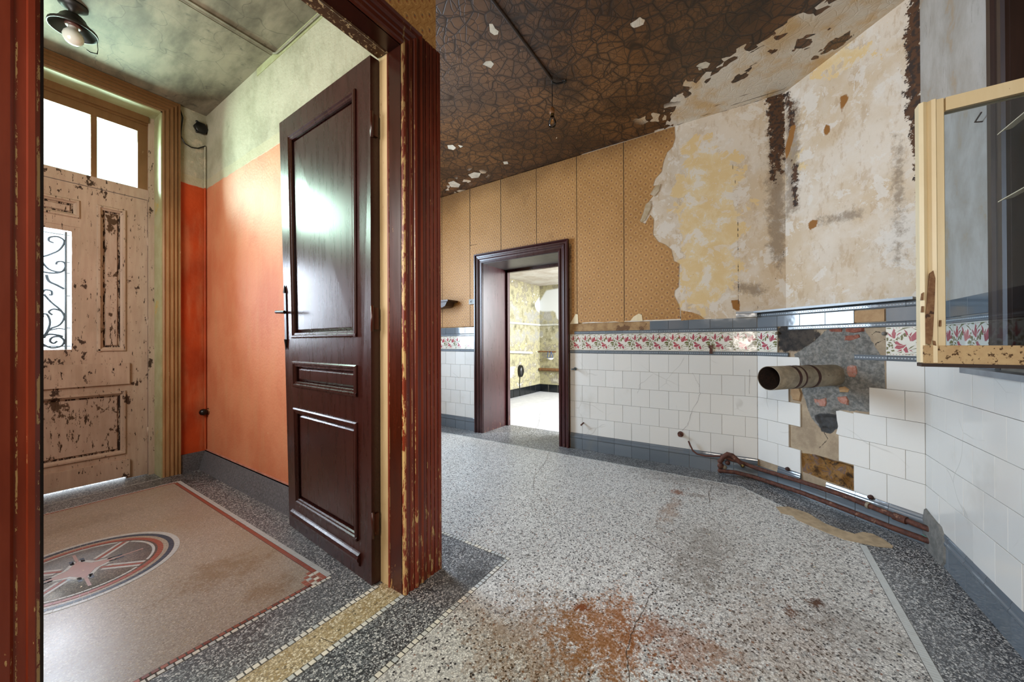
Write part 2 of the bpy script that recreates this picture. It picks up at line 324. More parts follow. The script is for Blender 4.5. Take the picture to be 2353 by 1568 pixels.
def mat_hallwall(name, orange, deep, flaky):
    n = NT(name); p = n.pos(); z = n.sep(p)[2]; f = n.noise(p, 3.0, 5, .6)
    o = n.mix(n.ss(f, .35, .7), lin(orange), lin(deep)); st = n.noise(n.mp(p, sc=(1, 1, .2)), 14, 4); o = n.mix(n.m('MULTIPLY', n.ss(st, .45, .75), .35), o, lin('c08a60'))
    o = n.mix(n.ss(n.noise(n.mp(p, loc=(4, 4, 2)), 7, 5, .7), .735, .745), o, lin('c9b896'))
    g = n.mix(n.ss(f, .4, .65), lin('b0ab94'), lin('98947c')); fl = n.noise(p, 11, 6, .7)
    g = n.mix(n.ss(fl, .56 if flaky else .66, .60 if flaky else .72), g, lin('b9ae94')); g = n.mix(n.m('MULTIPLY', n.ss(n.noise(p, 5, 5), .6, .75), .5), g, lin('7a765e'))
    zb = n.m('MULTIPLY_ADD', n.noise(p, 9, 4), .03, 2.235); k = n.ss(n.m('SUBTRACT', z, zb), -.004, .004); c = n.mix(k, o, g)
    bd = n.m('MULTIPLY', k, n.ss(n.m('SUBTRACT', z, zb), .075, .068)); c = n.mix(n.m('MULTIPLY', bd, .5), c, lin('b3a988'))
    h = n.m('ADD', n.m('MULTIPLY', n.noise(p, 60, 3), .5), n.m('MULTIPLY', n.m('MULTIPLY', fl, k), 2.0))
    return n.fin(c, n.m('MULTIPLY_ADD', k, .15, .58), n.bump(h, .5, .008), spec=.35)
M_ORANGE = mat_hallwall('orange_distemper_wall', 'c8805a', 'bb6c48', False)
M_ORANGE_UNLIT = mat_hallwall('orange_wall_unlit_tone', 'b8481a', '9c3812', True)  # front wall: its unlit look put into a darker orange
def mat_hallceil():
    n = NT('grimy_hall_ceiling'); p = n.pos(); s1 = n.noise(n.mp(p, sc=(2.2, .7, 1)), 3.2, 6, .62)
    c = n.ramp(s1, [(.25, '403a2c'), (.42, '645c4a'), (.58, '837a66'), (.8, '958a72')])
    e = n.vor(n.warp(p, 4, .3), 3.5, 'DISTANCE_TO_EDGE', 'Distance'); c = n.mix(n.m('MULTIPLY', n.ss(e, .010, .0), .5), c, lin('28261b'))
    c = n.mix(n.m('MULTIPLY', n.ss(n.noise(n.mp(p, loc=(3, 3, 0)), 9, 5, .7), .6, .72), .6), c, lin('2b2a1e'))
    return n.fin(c, .7, n.bump(s1, .1, .01))
M_HCEIL = mat_hallceil()
def mat_kceil():
    n = NT('smoke_browned_crazed_ceiling'); p = n.pos(); w = n.warp(p, 3.0, .14)
    e1 = n.vor(w, 9.5, 'DISTANCE_TO_EDGE', 'Distance'); e2 = n.vor(n.warp(n.mp(p, loc=(2, 5, 0)), 5, .12), 17, 'DISTANCE_TO_EDGE', 'Distance')
    e3 = n.vor(n.mp(w, loc=(7, 1, 0)), 28, 'DISTANCE_TO_EDGE', 'Distance')
    sel = n.ss(n.noise(p, 1.3, 3), .42, .6); f = n.noise(p, 1.5, 5, .6)
    b = n.ramp(f, [(.28, '3a2416'), (.45, '58391f'), (.6, '704a28'), (.78, '7c5a3c')])
    b = n.mix(n.m('MULTIPLY', n.ss(n.noise(p, 30, 4), .55, .7), .35), b, lin('33241a'))
    l1 = n.ss(e1, .045, .004); l2 = n.m('MULTIPLY', n.ss(e2, .06, .006), .85); l3 = n.m('MULTIPLY', n.m('MULTIPLY', n.ss(e3, .07, .01), .7), sel)
    ln = n.m('MAXIMUM', n.m('MAXIMUM', l1, l2), l3); c = n.mix(n.m('MULTIPLY', ln, .88), b, lin('150e09'))
    halo = n.m('MULTIPLY', n.ss(e1, .14, .0), .55); c = n.mix(halo, c, lin('241810'))
    x, y, _ = n.sep(p); grey = n.ss(n.m('ADD', n.vm('DISTANCE', p, (1.65, 1.7, 2.745)), n.m('MULTIPLY', f, .5)), 1.15, .25); c = n.mix(n.m('MULTIPLY', n.ss(n.noise(n.mp(p, loc=(8, 3, 0)), 2.4, 4, .6), .48, .66), .6), c, lin('20140c')); c = n.mix(n.m('MULTIPLY', grey, .45), c, n.mix(n.m('MULTIPLY', ln, .8), lin('8a6e58'), lin('2a1c14')))
    dark_tone = n.ss(n.vm('DISTANCE', p, (2.17, 1.07, 2.745)), .16, .01); c = n.mix(n.m('MULTIPLY', dark_tone, .85), c, lin('0d0907'))  # soot ring round the bulb wire
    nz = n.vor(n.warp(p, 9, .05), 17, 'F1', 'Color'); nzv = n.sep(nz)[0]; nn = n.m('MULTIPLY_ADD', n.noise(p, 4, 3), .8, n.m('MULTIPLY_ADD', nzv, .7, -.25))
    wht = n.patch('bare', .22, .001, nn); isl = n.patch('islands', .05, .001, nn); wht = n.m('MULTIPLY', wht, n.m('SUBTRACT', 1, isl))
    flk = n.ss(n.sep(n.vor(n.warp(n.mp(p, loc=(1, 1, 0)), 8, .06), 16))[1], .985, .987); near = n.ss(n.attr('specks'), .10, .0)
    wht = n.m('MAXIMUM', wht, n.m('MULTIPLY', flk, n.m('GREATER_THAN', n.noise(p, 2.1), .50)))
    wht = n.m('MAXIMUM', wht, n.m('MULTIPLY', near, n.ss(nzv, .86, .87)))
    pl = n.mix(n.ss(n.noise(p, 6, 5), .45, .7), lin('cfc3b0'), lin('c4a478')); pl = n.mix(n.m('MULTIPLY', n.ss(n.noise(p, 2.2, 2), .5, .7), .6), pl, lin('b99664'))
    pl = n.mix(n.ss(n.attr('crack'), .006, .002), pl, lin('4a3a28'))
    c = n.mix(wht, c, pl)
    return n.fin(c, n.m('MULTIPLY_ADD', wht, .3, .42), n.bump(n.m('SUBTRACT', n.m('MULTIPLY', ln, -.6), wht), .35, .006))
M_KCEIL = mat_kceil()
def mat_plaster(name):
    n = NT(name); p = n.pos(); f = n.noise(p, 2.6, 6, .62); g = n.noise(n.mp(p, loc=(3, 7, 1)), 7, 7, .68, .4)
    c = n.mix(n.ss(f, .40, .62), lin('cfc3b2'), lin('c2ae92')); c = n.mix(n.m('MULTIPLY', n.ss(n.noise(p, 1.2, 3), .5, .7), .4), c, lin('b8ab98'))
    c = n.mix(n.m('MULTIPLY', n.ss(n.noise(n.mp(p, sc=(1, 1, .45)), 18, 6, .7), .52, .62), .35), c, lin('a08058'))
    c = n.mix(n.patch('ochre', .75, .004, g), c, n.mix(n.ss(g, .4, .6), lin('cfb483'), lin('d3c09a')))
    c = n.mix(n.m('MULTIPLY', n.ss(g, .560, .575), .75), c, lin('d2cbc0')); c = n.mix(n.m('MULTIPLY', n.ss(n.noise(n.mp(p, loc=(4, 4, 9)), 13, 7, .72, .5), .56, .575), .6), c, lin('d0c6b8'))
    st = n.noise(n.mp(p, loc=(9, 2, 4)), 24, 7, .78)
    c = n.mix(n.m('MULTIPLY', n.patch('grime', .22, .03, st), .75), c, lin('7d6c58'))
    c = n.mix(n.patch('brown', .20, .003, st), c, n.mix(n.ss(n.noise(p, 40, 3), .45, .6), lin('4c2e12'), lin('2b1c10')))
    c = n.mix(n.patch('rust', .03, .004, st), c, lin('8a5a1e'))
    c = n.mix(n.m('MULTIPLY', n.ss(n.noise(n.mp(p, loc=(1, 9, 4), sc=(1, 1, .7)), 24, 6, .75), .68, .70), .8), c, lin('8a6236'))
    c = n.mix(n.ss(n.m('MULTIPLY_ADD', n.m('SUBTRACT', st, .5), .02, n.attr('crack')), .0028, .0012), c, lin('2c2018'))
    return n.fin(c, .75, n.bump(n.m('ADD', g, n.m('MULTIPLY', n.noise(p, 55, 3), .3)), .25, .006))
M_PLAST = mat_plaster('stained_bare_plaster')
def mat_rightplaster():
    n = NT('grey_white_right_wall_plaster'); p = n.pos(); g = n.noise(n.mp(p, sc=(1, 1, .6)), 5, 7, .68, .3)
    c = n.mix(n.ss(g, .35, .6), lin('b3aea6'), lin('a0998e')); c = n.mix(n.m('MULTIPLY', n.ss(g, .56, .64), .7), c, lin('a38c6c'))
    c = n.mix(n.m('MULTIPLY', n.ss(n.noise(n.mp(p, sc=(1, 1, .3), loc=(2, 2, 2)), 12, 6, .7), .60, .68), .4), c, lin('6d6354')); return n.fin(c, .7, n.bump(g, .2, .005))
M_RPL = mat_rightplaster()
def mat_wallpaper():
    n = NT('honey_brown_patterned_wallpaper'); p = n.pos(); x, y, z = n.sep(p); s = n.m('ADD', x, y)
    cu, cz = .0415, .0665
    def lat(du, dz):
        a = n.m('SUBTRACT', n.m('MULTIPLY', n.m('FRACT', n.m('ADD', n.m('DIVIDE', s, 2*cu), du)), 2*cu), cu)
        b = n.m('SUBTRACT', n.m('MULTIPLY', n.m('FRACT', n.m('ADD', n.m('DIVIDE', z, cz), dz)), cz), cz/2); return a, b
    a1, b1 = lat(0, 0); a2, b2 = lat(.5, .5); L = lambda a, b: n.vm('LENGTH', n.comb(a, b, 0.0)); d1, d2 = L(a1, b1), L(a2, b2); d = n.m('MINIMUM', d1, d2)
    f = n.noise(p, 1.5, 4); c = n.mix(n.ss(f, .35, .7), lin('a87c46'), lin('956a34')); c = n.mix(n.m('MULTIPLY', n.ss(n.noise(p, 170, 3), .5, .6), .45), c, lin('c4965a'))
    hexl = n.ss(n.m('ABSOLUTE', n.m('SUBTRACT', d1, d2)), .0035, .001); c = n.mix(n.m('MULTIPLY', hexl, .6), c, lin('80481e'))
    ring = n.ss(n.m('ABSOLUTE', n.m('SUBTRACT', d, .0145)), .002, .0008); c = n.mix(n.m('MULTIPLY', ring, .6), c, lin('d0a468'))
    up = n.m('MINIMUM', L(a1, n.m('SUBTRACT', b1, .0035)), L(a2, n.m('SUBTRACT', b2, .0035))); dn = n.m('MINIMUM', L(a1, n.m('ADD', b1, .0035)), L(a2, n.m('ADD', b2, .0035)))
    c = n.mix(n.m('MULTIPLY', n.ss(dn, .0050, .0035), .85), c, lin('8c3f1c')); c = n.mix(n.m('MULTIPLY', n.ss(up, .0050, .0035), .8), c, lin('4e4a46'))
    c = n.mix(n.m('MULTIPLY', n.ss(n.noise(p, 4, 6, .7), .60, .72), .35), c, lin('6b4318'))
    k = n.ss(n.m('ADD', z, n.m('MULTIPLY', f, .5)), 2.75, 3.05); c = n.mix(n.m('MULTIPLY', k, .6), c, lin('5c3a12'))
    return n.fin(c, .62, n.bump(n.noise(p, 120, 2), .08, .002))
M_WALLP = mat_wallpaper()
def mat_chimney():
    n = NT('chimney_backing_cement_soot_rubble'); p = n.pos(); g = n.noise(p, 12, 6, .7); h = n.noise(p, 45, 4, .7)
    c = n.mix(n.ss(g, .35, .65), lin('a4937a'), lin('8d7c66')); c = n.mix(n.ss(n.m('MULTIPLY_ADD', n.m('SUBTRACT', h, .5), .01, n.attr('crack')), .003, .001), c, lin('2c2018'))
    c = n.mix(n.patch('dark_tone', .12, .01, g), c, n.mix(n.ss(g, .4, .6), lin('1b1714'), lin('3e362e')))  # soot on the bare backing
    c = n.mix(n.patch('cement', .03, .002, g), c, n.mix(n.ss(h, .35, .7), lin('585854'), lin('83807a')))
    rb = n.ramp(n.noise(p, 16, 5, .7, .8), [(.3, '17120d'), (.42, '4a3318'), (.52, '86602a'), (.6, '5e4a40'), (.72, '8a7468')]); c = n.mix(n.patch('rubble', .02, .002, g), c, rb)
    c = n.mix(n.patch('dark', .03, .003, g), c, n.mix(h, lin('1f1f1f'), lin('4a4a4a')))
    return n.fin(c, .85, n.bump(n.m('ADD', g, n.m('MULTIPLY', h, .5)), .5, .01))
M_CHIM = mat_chimney()
def mat_rough(name, a, b, sc=30, rough=.85, bump=.4, spots=None):
    n = NT(name); p = n.pos(); g = n.noise(p, sc, 5, .68); c = n.mix(n.ss(g, .36, .64), lin(a), lin(b))
    if spots: c = n.mix(n.ss(n.noise(n.mp(p, loc=(2, 3, 1)), sc*.6, 5, .7), spots[0], spots[0]+.04), c, lin(spots[1]))
    return n.fin(c, rough, n.bump(g, bump, .006))
M_BRICK = mat_rough('weathered_pink_brick', '94604e', 'a87c6e', 60, spots=(.56, '8c8078'))
M_CEMENT = mat_rough('grey_cement', '5e5e5a', '777570', 25)
M_BAREPL = mat_rough('bare_tile_bed', '8c6c48', 'a8895f', 14, spots=(.58, '6a4c30'))
M_RUST = mat_rough('rusted_iron', '3c1e14', '5a3222', 45, .75, .5, (.60, '7a5a48'))
M_FLUE = mat_rough('weathered_flue_metal', '756b5a', '8f8470', 22, .6, .15, (.60, '4c3826'))
M_FLUED = mat_rough('sooty_flue_inside', '1a100a', '2e1c12', 50, .95, .6, (.62, '4a2c18'))
M_RUSTB = mat_rough('dark_rust_band', '2c140c', '3e1e14', 60, .7)
M_COPPER = mat_rough('brown_copper_tube', '4a2318', '5e3022', 40, .5, .1)
M_BRASS = mat_flat('tarnished_brass', '6c5a34', .35, .9)
M_GREENW = mat_flat('verdigris_wire', '4f8a7c', .6)
M_SKIRT = mat_rough('grey_granite_skirting', '4c4c4e', '68676a', 90, .5, .1, (.66, '8a8886'))
M_SLATE = mat_flat('grey_slate_shelf', '878c90', .3, var=.1)
M_EXW = mat_rough('exposed_brown_wood', '6c4a30', '8a6a4c', 40, .8, .3, (.62, '3c2414'))
M_FLK = mat_flat('bare_white_plaster_flake', 'cfc3ac', .8)
M_SEAM = mat_flat('dark_paper_seam', '2a1e12', .9)
M_FLAP = mat_rough('pale_torn_paper_back', 'b8a78e', 'a3906f', 20)
M_SHELFW = mat_flat('dark_wood_bracket', '3a1e12', .45)
M_SOCK = mat_flat('grey_socket', '8b8a80', .5)
M_IRON = mat_flat('dark_wrought_iron', '4a5458', .5)
M_LAMPM = mat_flat('black_lamp_metal', '15130f', .45)
M_LAMPC = mat_flat('brown_ceramic_lamp_holder', '5e4038', .3)
M_CERB = mat_rough('brown_lamp_socket', '6c4420', '84592e', 50, .5)
def mat_far(name, z1=2.0):
    n = NT(name); p = n.pos(); g = n.noise(p, 5, 7, .7); z = n.sep(p)[2]
    c = n.ramp(g, [(.3, '55523f'), (.42, '8a8468'), (.50, 'a39c78'), (.56, '7a7464'), (.64, 'a8a290'), (.8, 'bcb9ae')]); k = n.ss(n.m('ADD', z, n.m('MULTIPLY', g, .8)), 2.25, 2.75)
    c = n.mix(n.m('MULTIPLY', k, .75), c, lin('5c5232')); c = n.mix(n.ss(n.noise(n.mp(p, loc=(3, 1, 1)), 12, 6, .7), .63, .65), c, lin('d2d0c8'))
    m_ = n.m('MULTIPLY', n.ss(z, .95, 1.05), n.ss(z, 1.75, 1.6)); c = n.mix(n.m('MULTIPLY', m_, n.m('MULTIPLY', n.ss(g, .4, .6), .7)), c, lin('94938c'))
    c = n.mix(n.ss(n.attr('white'), .02, -.02), c, lin('c3c5c2')); return n.fin(c, .75, n.bump(g, .2, .006))
M_FAR = mat_far('peeling_yellow_green_wall')
M_FARC = mat_rough('flaking_white_board_ceiling', 'bdb8ae', 'a99e90', 4, .7, .1)
M_FARF = mat_rough('bright_pale_terrazzo', 'cfd0d2', 'bfc0c4', 9, .4, .05)
M_BTILE = mat_flat('black_skirting_tile', '15181a', .2)
M_WWHITE = mat_flat('white_enamel_and_rail_highlight', 'd0d2d2', .2, var=.05)
M_WBLUE = mat_flat('blue_wire', '24406c', .4)
M_PLAIN = mat_rough('plain_dim_wall', '8c8478', '7c7468', 6, .8, .05)
M_WOODR = mat_rough('brown_wood_rail', '5a3a1e', '74502c', 20, .6, .1)
def mat_glass(name, tint, refl=.12, rough=.02):
    m = bpy.data.materials.new(name); m.use_nodes = True; t = m.node_tree; t.nodes.clear()
    o = t.nodes.new('ShaderNodeOutputMaterial'); mx = t.nodes.new('ShaderNodeMixShader'); tr = t.nodes.new('ShaderNodeBsdfTransparent'); gl = t.nodes.new('ShaderNodeBsdfGlossy')
    tr.inputs[0].default_value = tint; gl.inputs['Roughness'].default_value = rough; fr = t.nodes.new('ShaderNodeFresnel'); fr.inputs[0].default_value = 1.45
    t.links.new(fr.outputs[0], mx.inputs[0]); t.links.new(tr.outputs[0], mx.inputs[1]); t.links.new(gl.outputs[0], mx.inputs[2]); t.links.new(mx.outputs[0], o.inputs[0]); return m
GL_CLEAR = mat_glass('clear_old_glass', (.88, .92, .95, 1))
GL_GREEN = mat_glass('greenish_frosted_glass', (.86, 1.0, .93, 1), rough=.3)
GL_DOOR = mat_glass('door_glass', (.95, .98, 1, 1))
n_ = NT('opal_bulb_glass'); M_OPAL = n_.fin(lin('dde0d6'), .12, coat=.5); n_.b.inputs['Subsurface Weight'].default_value = .0
n_ = NT('bulb_filament'); M_FIL = n_.fin(lin('d8902a'), .4)
n_ = NT('dark_pane'); M_DARKP = n_.fin(lin('1c120c'), .45, spec=.2)
# ================================================================= SETTING
ZK, ZH = 2.745, 2.84                # kitchen and hall ceiling heights
# ---- floor -------------------------------------------------------
fl = empty('floor', (0, 0, 0), 'terrazzo floor with mosaic borders running through kitchen and hall', 'floor', kind='structure')
def zone(name, rects, mat, z=0.0):
    m = MB()
    for r in rects: m.box((r[0], r[2], -.05), (r[1], r[3], z), 0)
    return m.build(name, mat, fl)
XR, YB = -1.8, -0.713
zone('terrazzo_field', [(XR, 1.39, -.46, .94), (1.39, 2.43, -.46, 3.44), (2.43, 2.95, .06, 3.44)], T_KIT)
def tri_(pts, name, mat, z=0.0, b=-.05):
    m = MB(); n = len(pts); m.add([(x, y, z) for x, y in pts]+[(x, y, b) for x, y in pts], [list(range(n)), list(range(2*n-1, n-1, -1))]+[(i, (i+1) % n, (i+1) % n+n, i+n) for i in range(n)]); return m.build(name, mat, fl)
tri_([(2.43, -.46), (2.95, .06), (2.43, .06)], 'terrazzo_field', T_KIT); tri_([(2.43, -.46), (2.95, -.46), (2.95, .06)], 'dark_border', T_DARK)
zone('dark_border', [(XR, 3.20, -.75, -.46), (2.95, 3.66, -.46, 3.67), (1.39, 2.95, 3.44, 3.67), (XR, 1.39, .94, 1.15), (1.165, 1.39, 1.15, 3.67)], T_DARK)
zone('ochre_band', [(-.52, 1.165, 1.15, 1.284)], T_YEL)
zone('hall_border', [(-.52, 1.165, 1.284, 1.50), (-.52, -.27, 1.50, 3.47), (.865, 1.165, 1.50, 3.47), (-.52, 1.165, 3.47, 3.67), (-.24, .83, 3.67, 4.0)], T_DARK)
zone('hall_field', [(-.27, .865, 1.50, 3.47)], T_TAN)
zone('far_room_field', [(3.66, 6.5, 0, 3.6)], M_FARF)
_sm = [(1500+a/3.361, 960+b/3.361) for a, b in ((950, 690), (1050, 690), (1200, 740), (1330, 820), (1460, 870), (1560, 900), (1620, 885), (1700, 900), (1780, 940), (1855, 995), (1850, 1010), (1740, 1000), (1620, 975), (1480, 945), (1330, 885), (1200, 830), (1110, 790), (1080, 760), (990, 740))]
tri_([tuple(onZ(x, y, 0))[:2] for x, y in _sm], 'plaster_smear', mat_flat('dried_ochre_plaster', 'b8a384', .8), .0016, -.01)
# mosaic tesserae: single stones let into the terrazzo
bed = MB()
def tess_mesh(w, h, mat): return bevel_box_mesh('tessera', w, h, .006, .0012, mat)
_tm = {}
def tess(x, y, w, h, mat, rz=0.0, acc=None):
    """w along local x, h along local y of the floor"""
    if acc is not None:
        c, s_ = math.cos(rz), math.sin(rz); q = [(x+c*a-s_*b, y+s_*a+c*b) for a, b in ((-w/2, -h/2), (w/2, -h/2), (w/2, h/2), (-w/2, h/2))]
        zt_ = .0005 if acc is bed else .0012; acc.add([(a, b, zt_) for a, b in q]+[(a, b, -.002) for a, b in q], [(0, 1, 2, 3)]+[(i, i+4, (i+1) % 4+4, (i+1) % 4) for i in range(4)]); return
    k = (round(w, 4), round(h, 4), mat.name)
    if k not in _tm: _tm[k] = tess_mesh(w, h, mat)
    M = Matrix.Translation((x, y, .0012)) @ Matrix.Rotation(rz+rnd.uniform(-.03, .03), 4, 'Z') @ Matrix.Rotation(math.pi/2, 4, 'X')
    link('tessera', _tm[k], fl, M)
def line_t(x0, y0, x1, y1, pitch, wid, mat, acc=None, gap=.0030, off=0):
    L = math.hypot(x1-x0, y1-y0); n = int(L/pitch); a = math.atan2(y1-y0, x1-x0)
    if wid > .014: tess((x0+x1)/2, (y0+y1)/2, L, wid+.003, None, a, bed)
    for i in range(n):
        t = (i+.5)*pitch/L; j = 0 if acc else rnd.uniform(-.0008, .0008)
        tess(x0+(x1-x0)*t-math.sin(a)*j, y0+(y1-y0)*t+math.cos(a)*j, pitch-gap, wid, mat, a, acc)
line_t(1.40, .940, .58, .940, .0205, .0185, TS_W)                     # edge of kitchen field
line_t(1.393, .955, 1.393, 1.42, .0205, .0185, TS_W)
line_t(.985, 1.150, .38, 1.150, .0205, .0185, TS_W)                    # threshold strips
line_t(.945, 1.284, .26, 1.284, .0205, .0185, TS_W)
line_t(.872, 1.503, .20, 1.503, .0210, .0165, TS_W)                  # hall frame, near side
line_t(.80, 1.521, .20, 1.521, .0210, .0160, TS_R)
accw, accr, accb, accp = MB(), MB(), MB(), MB()
line_t(.58, .94, -.3, .94, .0205, .0185, None, accw); line_t(1.393, 1.42, 1.393, 3.44, .0205, .0185, None, accw)
line_t(.871, 3.47, .871, 1.515, .0115, .022, None, accw, .0012); line_t(.850, 3.44, .850, 1.60, .0150, .017, None, accr, .0012)
line_t(.87, 3.47, -.27, 3.47, .018, .012, None, accw); line_t(.85, 3.455, -.27, 3.455, .018, .012, None, accr)
line_t(-.27, 3.47, -.27, 1.51, .018, .018, None, accw)
line_t(1.2, -.457, 2.43, -.457, .0125, .026, None, accw, .0012)
line_t(2.95, 1.35, 2.95, .06, .018, .008, None, accw); line_t(2.95, 3.4, 2.95, 1.35, .018, .008, None, accw)
line_t(2.95, .06, 2.43, -.457, .018, .008, None, accw); line_t(-.24, 3.655, .83, 3.655, .02, .006, None, accw)
for i, (dx, dy) in enumerate([(a, b) for a in range(4) for b in range(5)]):
    if dx+dy <= 5: tess(.852-.0205*dx-.0, 1.522+.0205*dy, .018, .018, TS_W if (dx, dy) in ((1, 1), (2, 2), (0, 3), (2, 0), (1, 3)) else TS_R)
# medallion in the hall
MX, MY, MR = .296, 2.48, .322
def ring(r0, r1, n, acc, gap=.0015):
    for i in range(n):
        a0, a1 = 2*math.pi*i/n+gap/2/r1, 2*math.pi*(i+1)/n-gap/2/r1
        q = [(MX+r*math.cos(a), MY+r*math.sin(a)) for r, a in ((r0, a0), (r1, a0), (r1, a1), (r0, a1))]
        acc.add([(x, y, .0012) for x, y in q]+[(x, y, -.002) for x, y in q], [(0, 1, 2, 3)]+[(k, k+4, (k+1) % 4+4, (k+1) % 4) for k in range(4)])
ring(.302, .322, 92, accw); ring(.281, .300, 86, accb); ring(.242, .262, 70, accr)
m = MB(); m.lathe([(.001, .0006), (.242, .0006), (.242, -.01)], Matrix.Translation((MX, MY, 0)), 48); m.build('medallion_field', T_MED, fl)
line_ = lambda a, r0, r1, off, w, acc: line_t(MX+r0*math.cos(a)-off*math.sin(a), MY+r0*math.sin(a)+off*math.cos(a), MX+r1*math.cos(a)-off*math.sin(a), MY+r1*math.sin(a)+off*math.cos(a), .016, w, None, acc, .001)
for k in range(4):
    a = math.radians(45+90*k); line_(a, .07, .242, 0, .012, accr); line_(a, .085, .235, .015, .013, accw); line_(a, .085, .235, -.015, .013, accw)
for k in range(8):                                                    # the central star
    a = math.pi/4*k; r = .105 if k % 2 == 0 else .05; a2 = a+math.pi/4; r2 = .05 if k % 2 == 0 else .105
    q = [(MX, MY), (MX+r*math.cos(a), MY+r*math.sin(a)), (MX+r2*math.cos(a2), MY+r2*math.sin(a2))]
    accp.add([(x, y, .0012) for x, y in q]+[(x, y, -.002) for x, y in q], [(0, 1, 2), (1, 4, 5, 2)])
    dx, dy = q[2][0]-q[1][0], q[2][1]-q[1][1]; nx, ny = dy, -dx; l = math.hypot(nx, ny); nx, ny = nx/l*.008, ny/l*.008
    line_t(q[1][0]+nx, q[1][1]+ny, q[2][0]+nx, q[2][1]+ny, .0145, .013, None, accw, .001)
for k in range(4):
    a = math.radians(90*k); line_(a, .08, .135, .016, .012, accb); line_(a, .08, .135, -.016, .012, accb); line_(a, .10, .20, 0, .010, accp)
for i in range(4):
    a = math.radians(90*i)
    for j in range(14):
        t = math.radians(-38+76*(j+.5)/14); x, y = .228*math.cos(a+t), .228*math.sin(a+t); tess(MX+x, MY+y, .010, .020, None, a+t+math.pi/2*0, accw)
tag(bed.build('mortar_bed', mat_flat('dark_mosaic_mortar', '55524c', .8), fl), kind='stuff')
for acc, mt in ((accw, TS_W), (accr, TS_R), (accb, TS_B), (accp, TS_P)): tag(acc.build('tesserae', mt, fl), kind='stuff')
# ---- back wall -----------------------------------------------------
wb = empty('wall_back', (3.175, 1.5, 0), 'tiled and wallpapered far wall with a doorway', 'wall', kind='structure')
DY0, DY1, DZ = 1.535, 2.46, 1.90
m = MB()
for (y0, y1, z0, z1) in ((-.9, DY0, 0, 2.95), (DY1, 3.9, 0, 2.95), (DY0, DY1, DZ+.0, 2.95)): m.box((3.184, y0, z0), (3.66, y1, z1))
m.build('wall_core', M_BAREPL, wb)
def cr(w, pts): return ('line', [w.px(*p) for p in pts])
def pg(w, pts): return [w.px(*p) for p in pts]
grid('bare_plaster', BK, -.23, 1.30, 1.172, ZK, .015, {
    'ochre': [pg(BK, [(1575, 330), (1650, 320), (1700, 420), (1695, 520), (1690, 640), (1650, 715), (1590, 700), (1568, 600), (1560, 470)])],
    'brown': [pg(BK, [(1758, 218), (1803, 210), (1803, 330), (1795, 400), (1778, 390), (1766, 300)]), pg(BK, [(1770, 340), (1780, 340), (1786, 400), (1778, 430), (1770, 400)])],
    'grime': [pg(BK, [(1765, 250), (1803, 215), (1803, 600), (1790, 620), (1768, 560), (1765, 400)]), pg(BK, [(1700, 650), (1760, 660), (1740, 680), (1700, 670)])],
    'rust': [pg(BK, [(1680, 690), (1700, 690), (1700, 715), (1685, 712)])],
    'crack': [cr(BK, [(1803, 560), (1795, 625), (1770, 655), (1748, 680), (1741, 712)]), cr(BK, [(1680, 360), (1690, 420), (1696, 460), (1697, 700)]), cr(BK, [(1550, 285), (1640, 262), (1740, 232), (1806, 210)])]}, M_PLAST, wb,
    mapP=lambda u, z, o: Vector((3.1755, u, z)))
# wallpaper strips, the last one torn
WZ = 1.178
seams = [3.67, 3.08, 2.648, 2.218, 1.784, 1.351, .912, .464, .05]
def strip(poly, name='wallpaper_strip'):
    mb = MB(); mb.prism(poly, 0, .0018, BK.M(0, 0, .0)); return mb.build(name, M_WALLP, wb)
for i in range(6):
    y1, y0 = seams[i]-.003, seams[i+1]+.003
    zt = ZK-.004; zb = WZ+.004
    if i == 2: continue
    if i == 3: strip([(y0, DZ+.03), (y1, DZ+.03), (y1, zt), (y0, zt)])
    elif i == 4: strip([(y0, zb), (1.405, zb), (1.405, DZ+.03), (y1, DZ+.03), (y1, zt), (y0, zt)])
    elif i == 5:
        strip([(y0, zb-.01), (.95, zb-.01), (1.0, zb), (1.1, zb-.006), (1.2, zb+.002), (y1, zb-.004), (y1, zt), (y0, zt)])
    else: strip([(y0, zb), (y1, zb), (y1, zt), (y0, zt)])
strip([(2.545, zb), (2.645, zb), (2.645, 2.095), (2.545, 2.095)]) ; strip([(2.222, DZ+.03), (2.545, DZ+.03), (2.545, 2.100), (2.643, 2.102), (2.643, zt), (2.222, zt)])
for ys, z0_, z1_ in ((3.08, zb, zt), (2.648, zb, zt), (2.218, DZ+.08, zt), (1.784, DZ+.08, zt), (1.351, zb, zt), (.912, zb, zt), (.466, 1.182, 1.20)):
    mb = MB(); mb.box((ys-.003, -.001, z0_), (ys+.003, .0008, z1_), 0, BK.M(0, 0)); mb.build('paper_seam', M_SEAM, wb)
torn = [(1433, 312), (1550, 290), (1551, 318), (1545, 338), (1533, 350), (1524, 372), (1520, 395), (1505, 412), (1500, 428), (1514, 425), (1503, 447), (1486, 470), (1470, 508), (1482, 515), (1494, 494), (1502, 505), (1500, 540), (1512, 556), (1527, 562), (1542, 574), (1548, 600), (1560, 606), (1559, 660), (1550, 668), (1549, 680), (1559, 700), (1562, 712)]
tw = [BK.px(*p) for p in torn]; tw[0] = (.909, ZK-.004); tw[1] = (tw[1][0], ZK-.004)
mb = MB(); mb.prism(tw+[(.467, 1.182), (.909, 1.182)], 0, .0022, BK.M(0, 0, 0)); mb.build('wallpaper_strip', M_WALLP, wb)
mb = MB(); mb.prism([BK.px(*p) for p in [(1565, 714), (1590, 718), (1606, 724), (1618, 733), (1565, 737)]], 0, .002, BK.M(0, 0, 0)); mb.build('wallpaper_scrap', M_WALLP, wb)
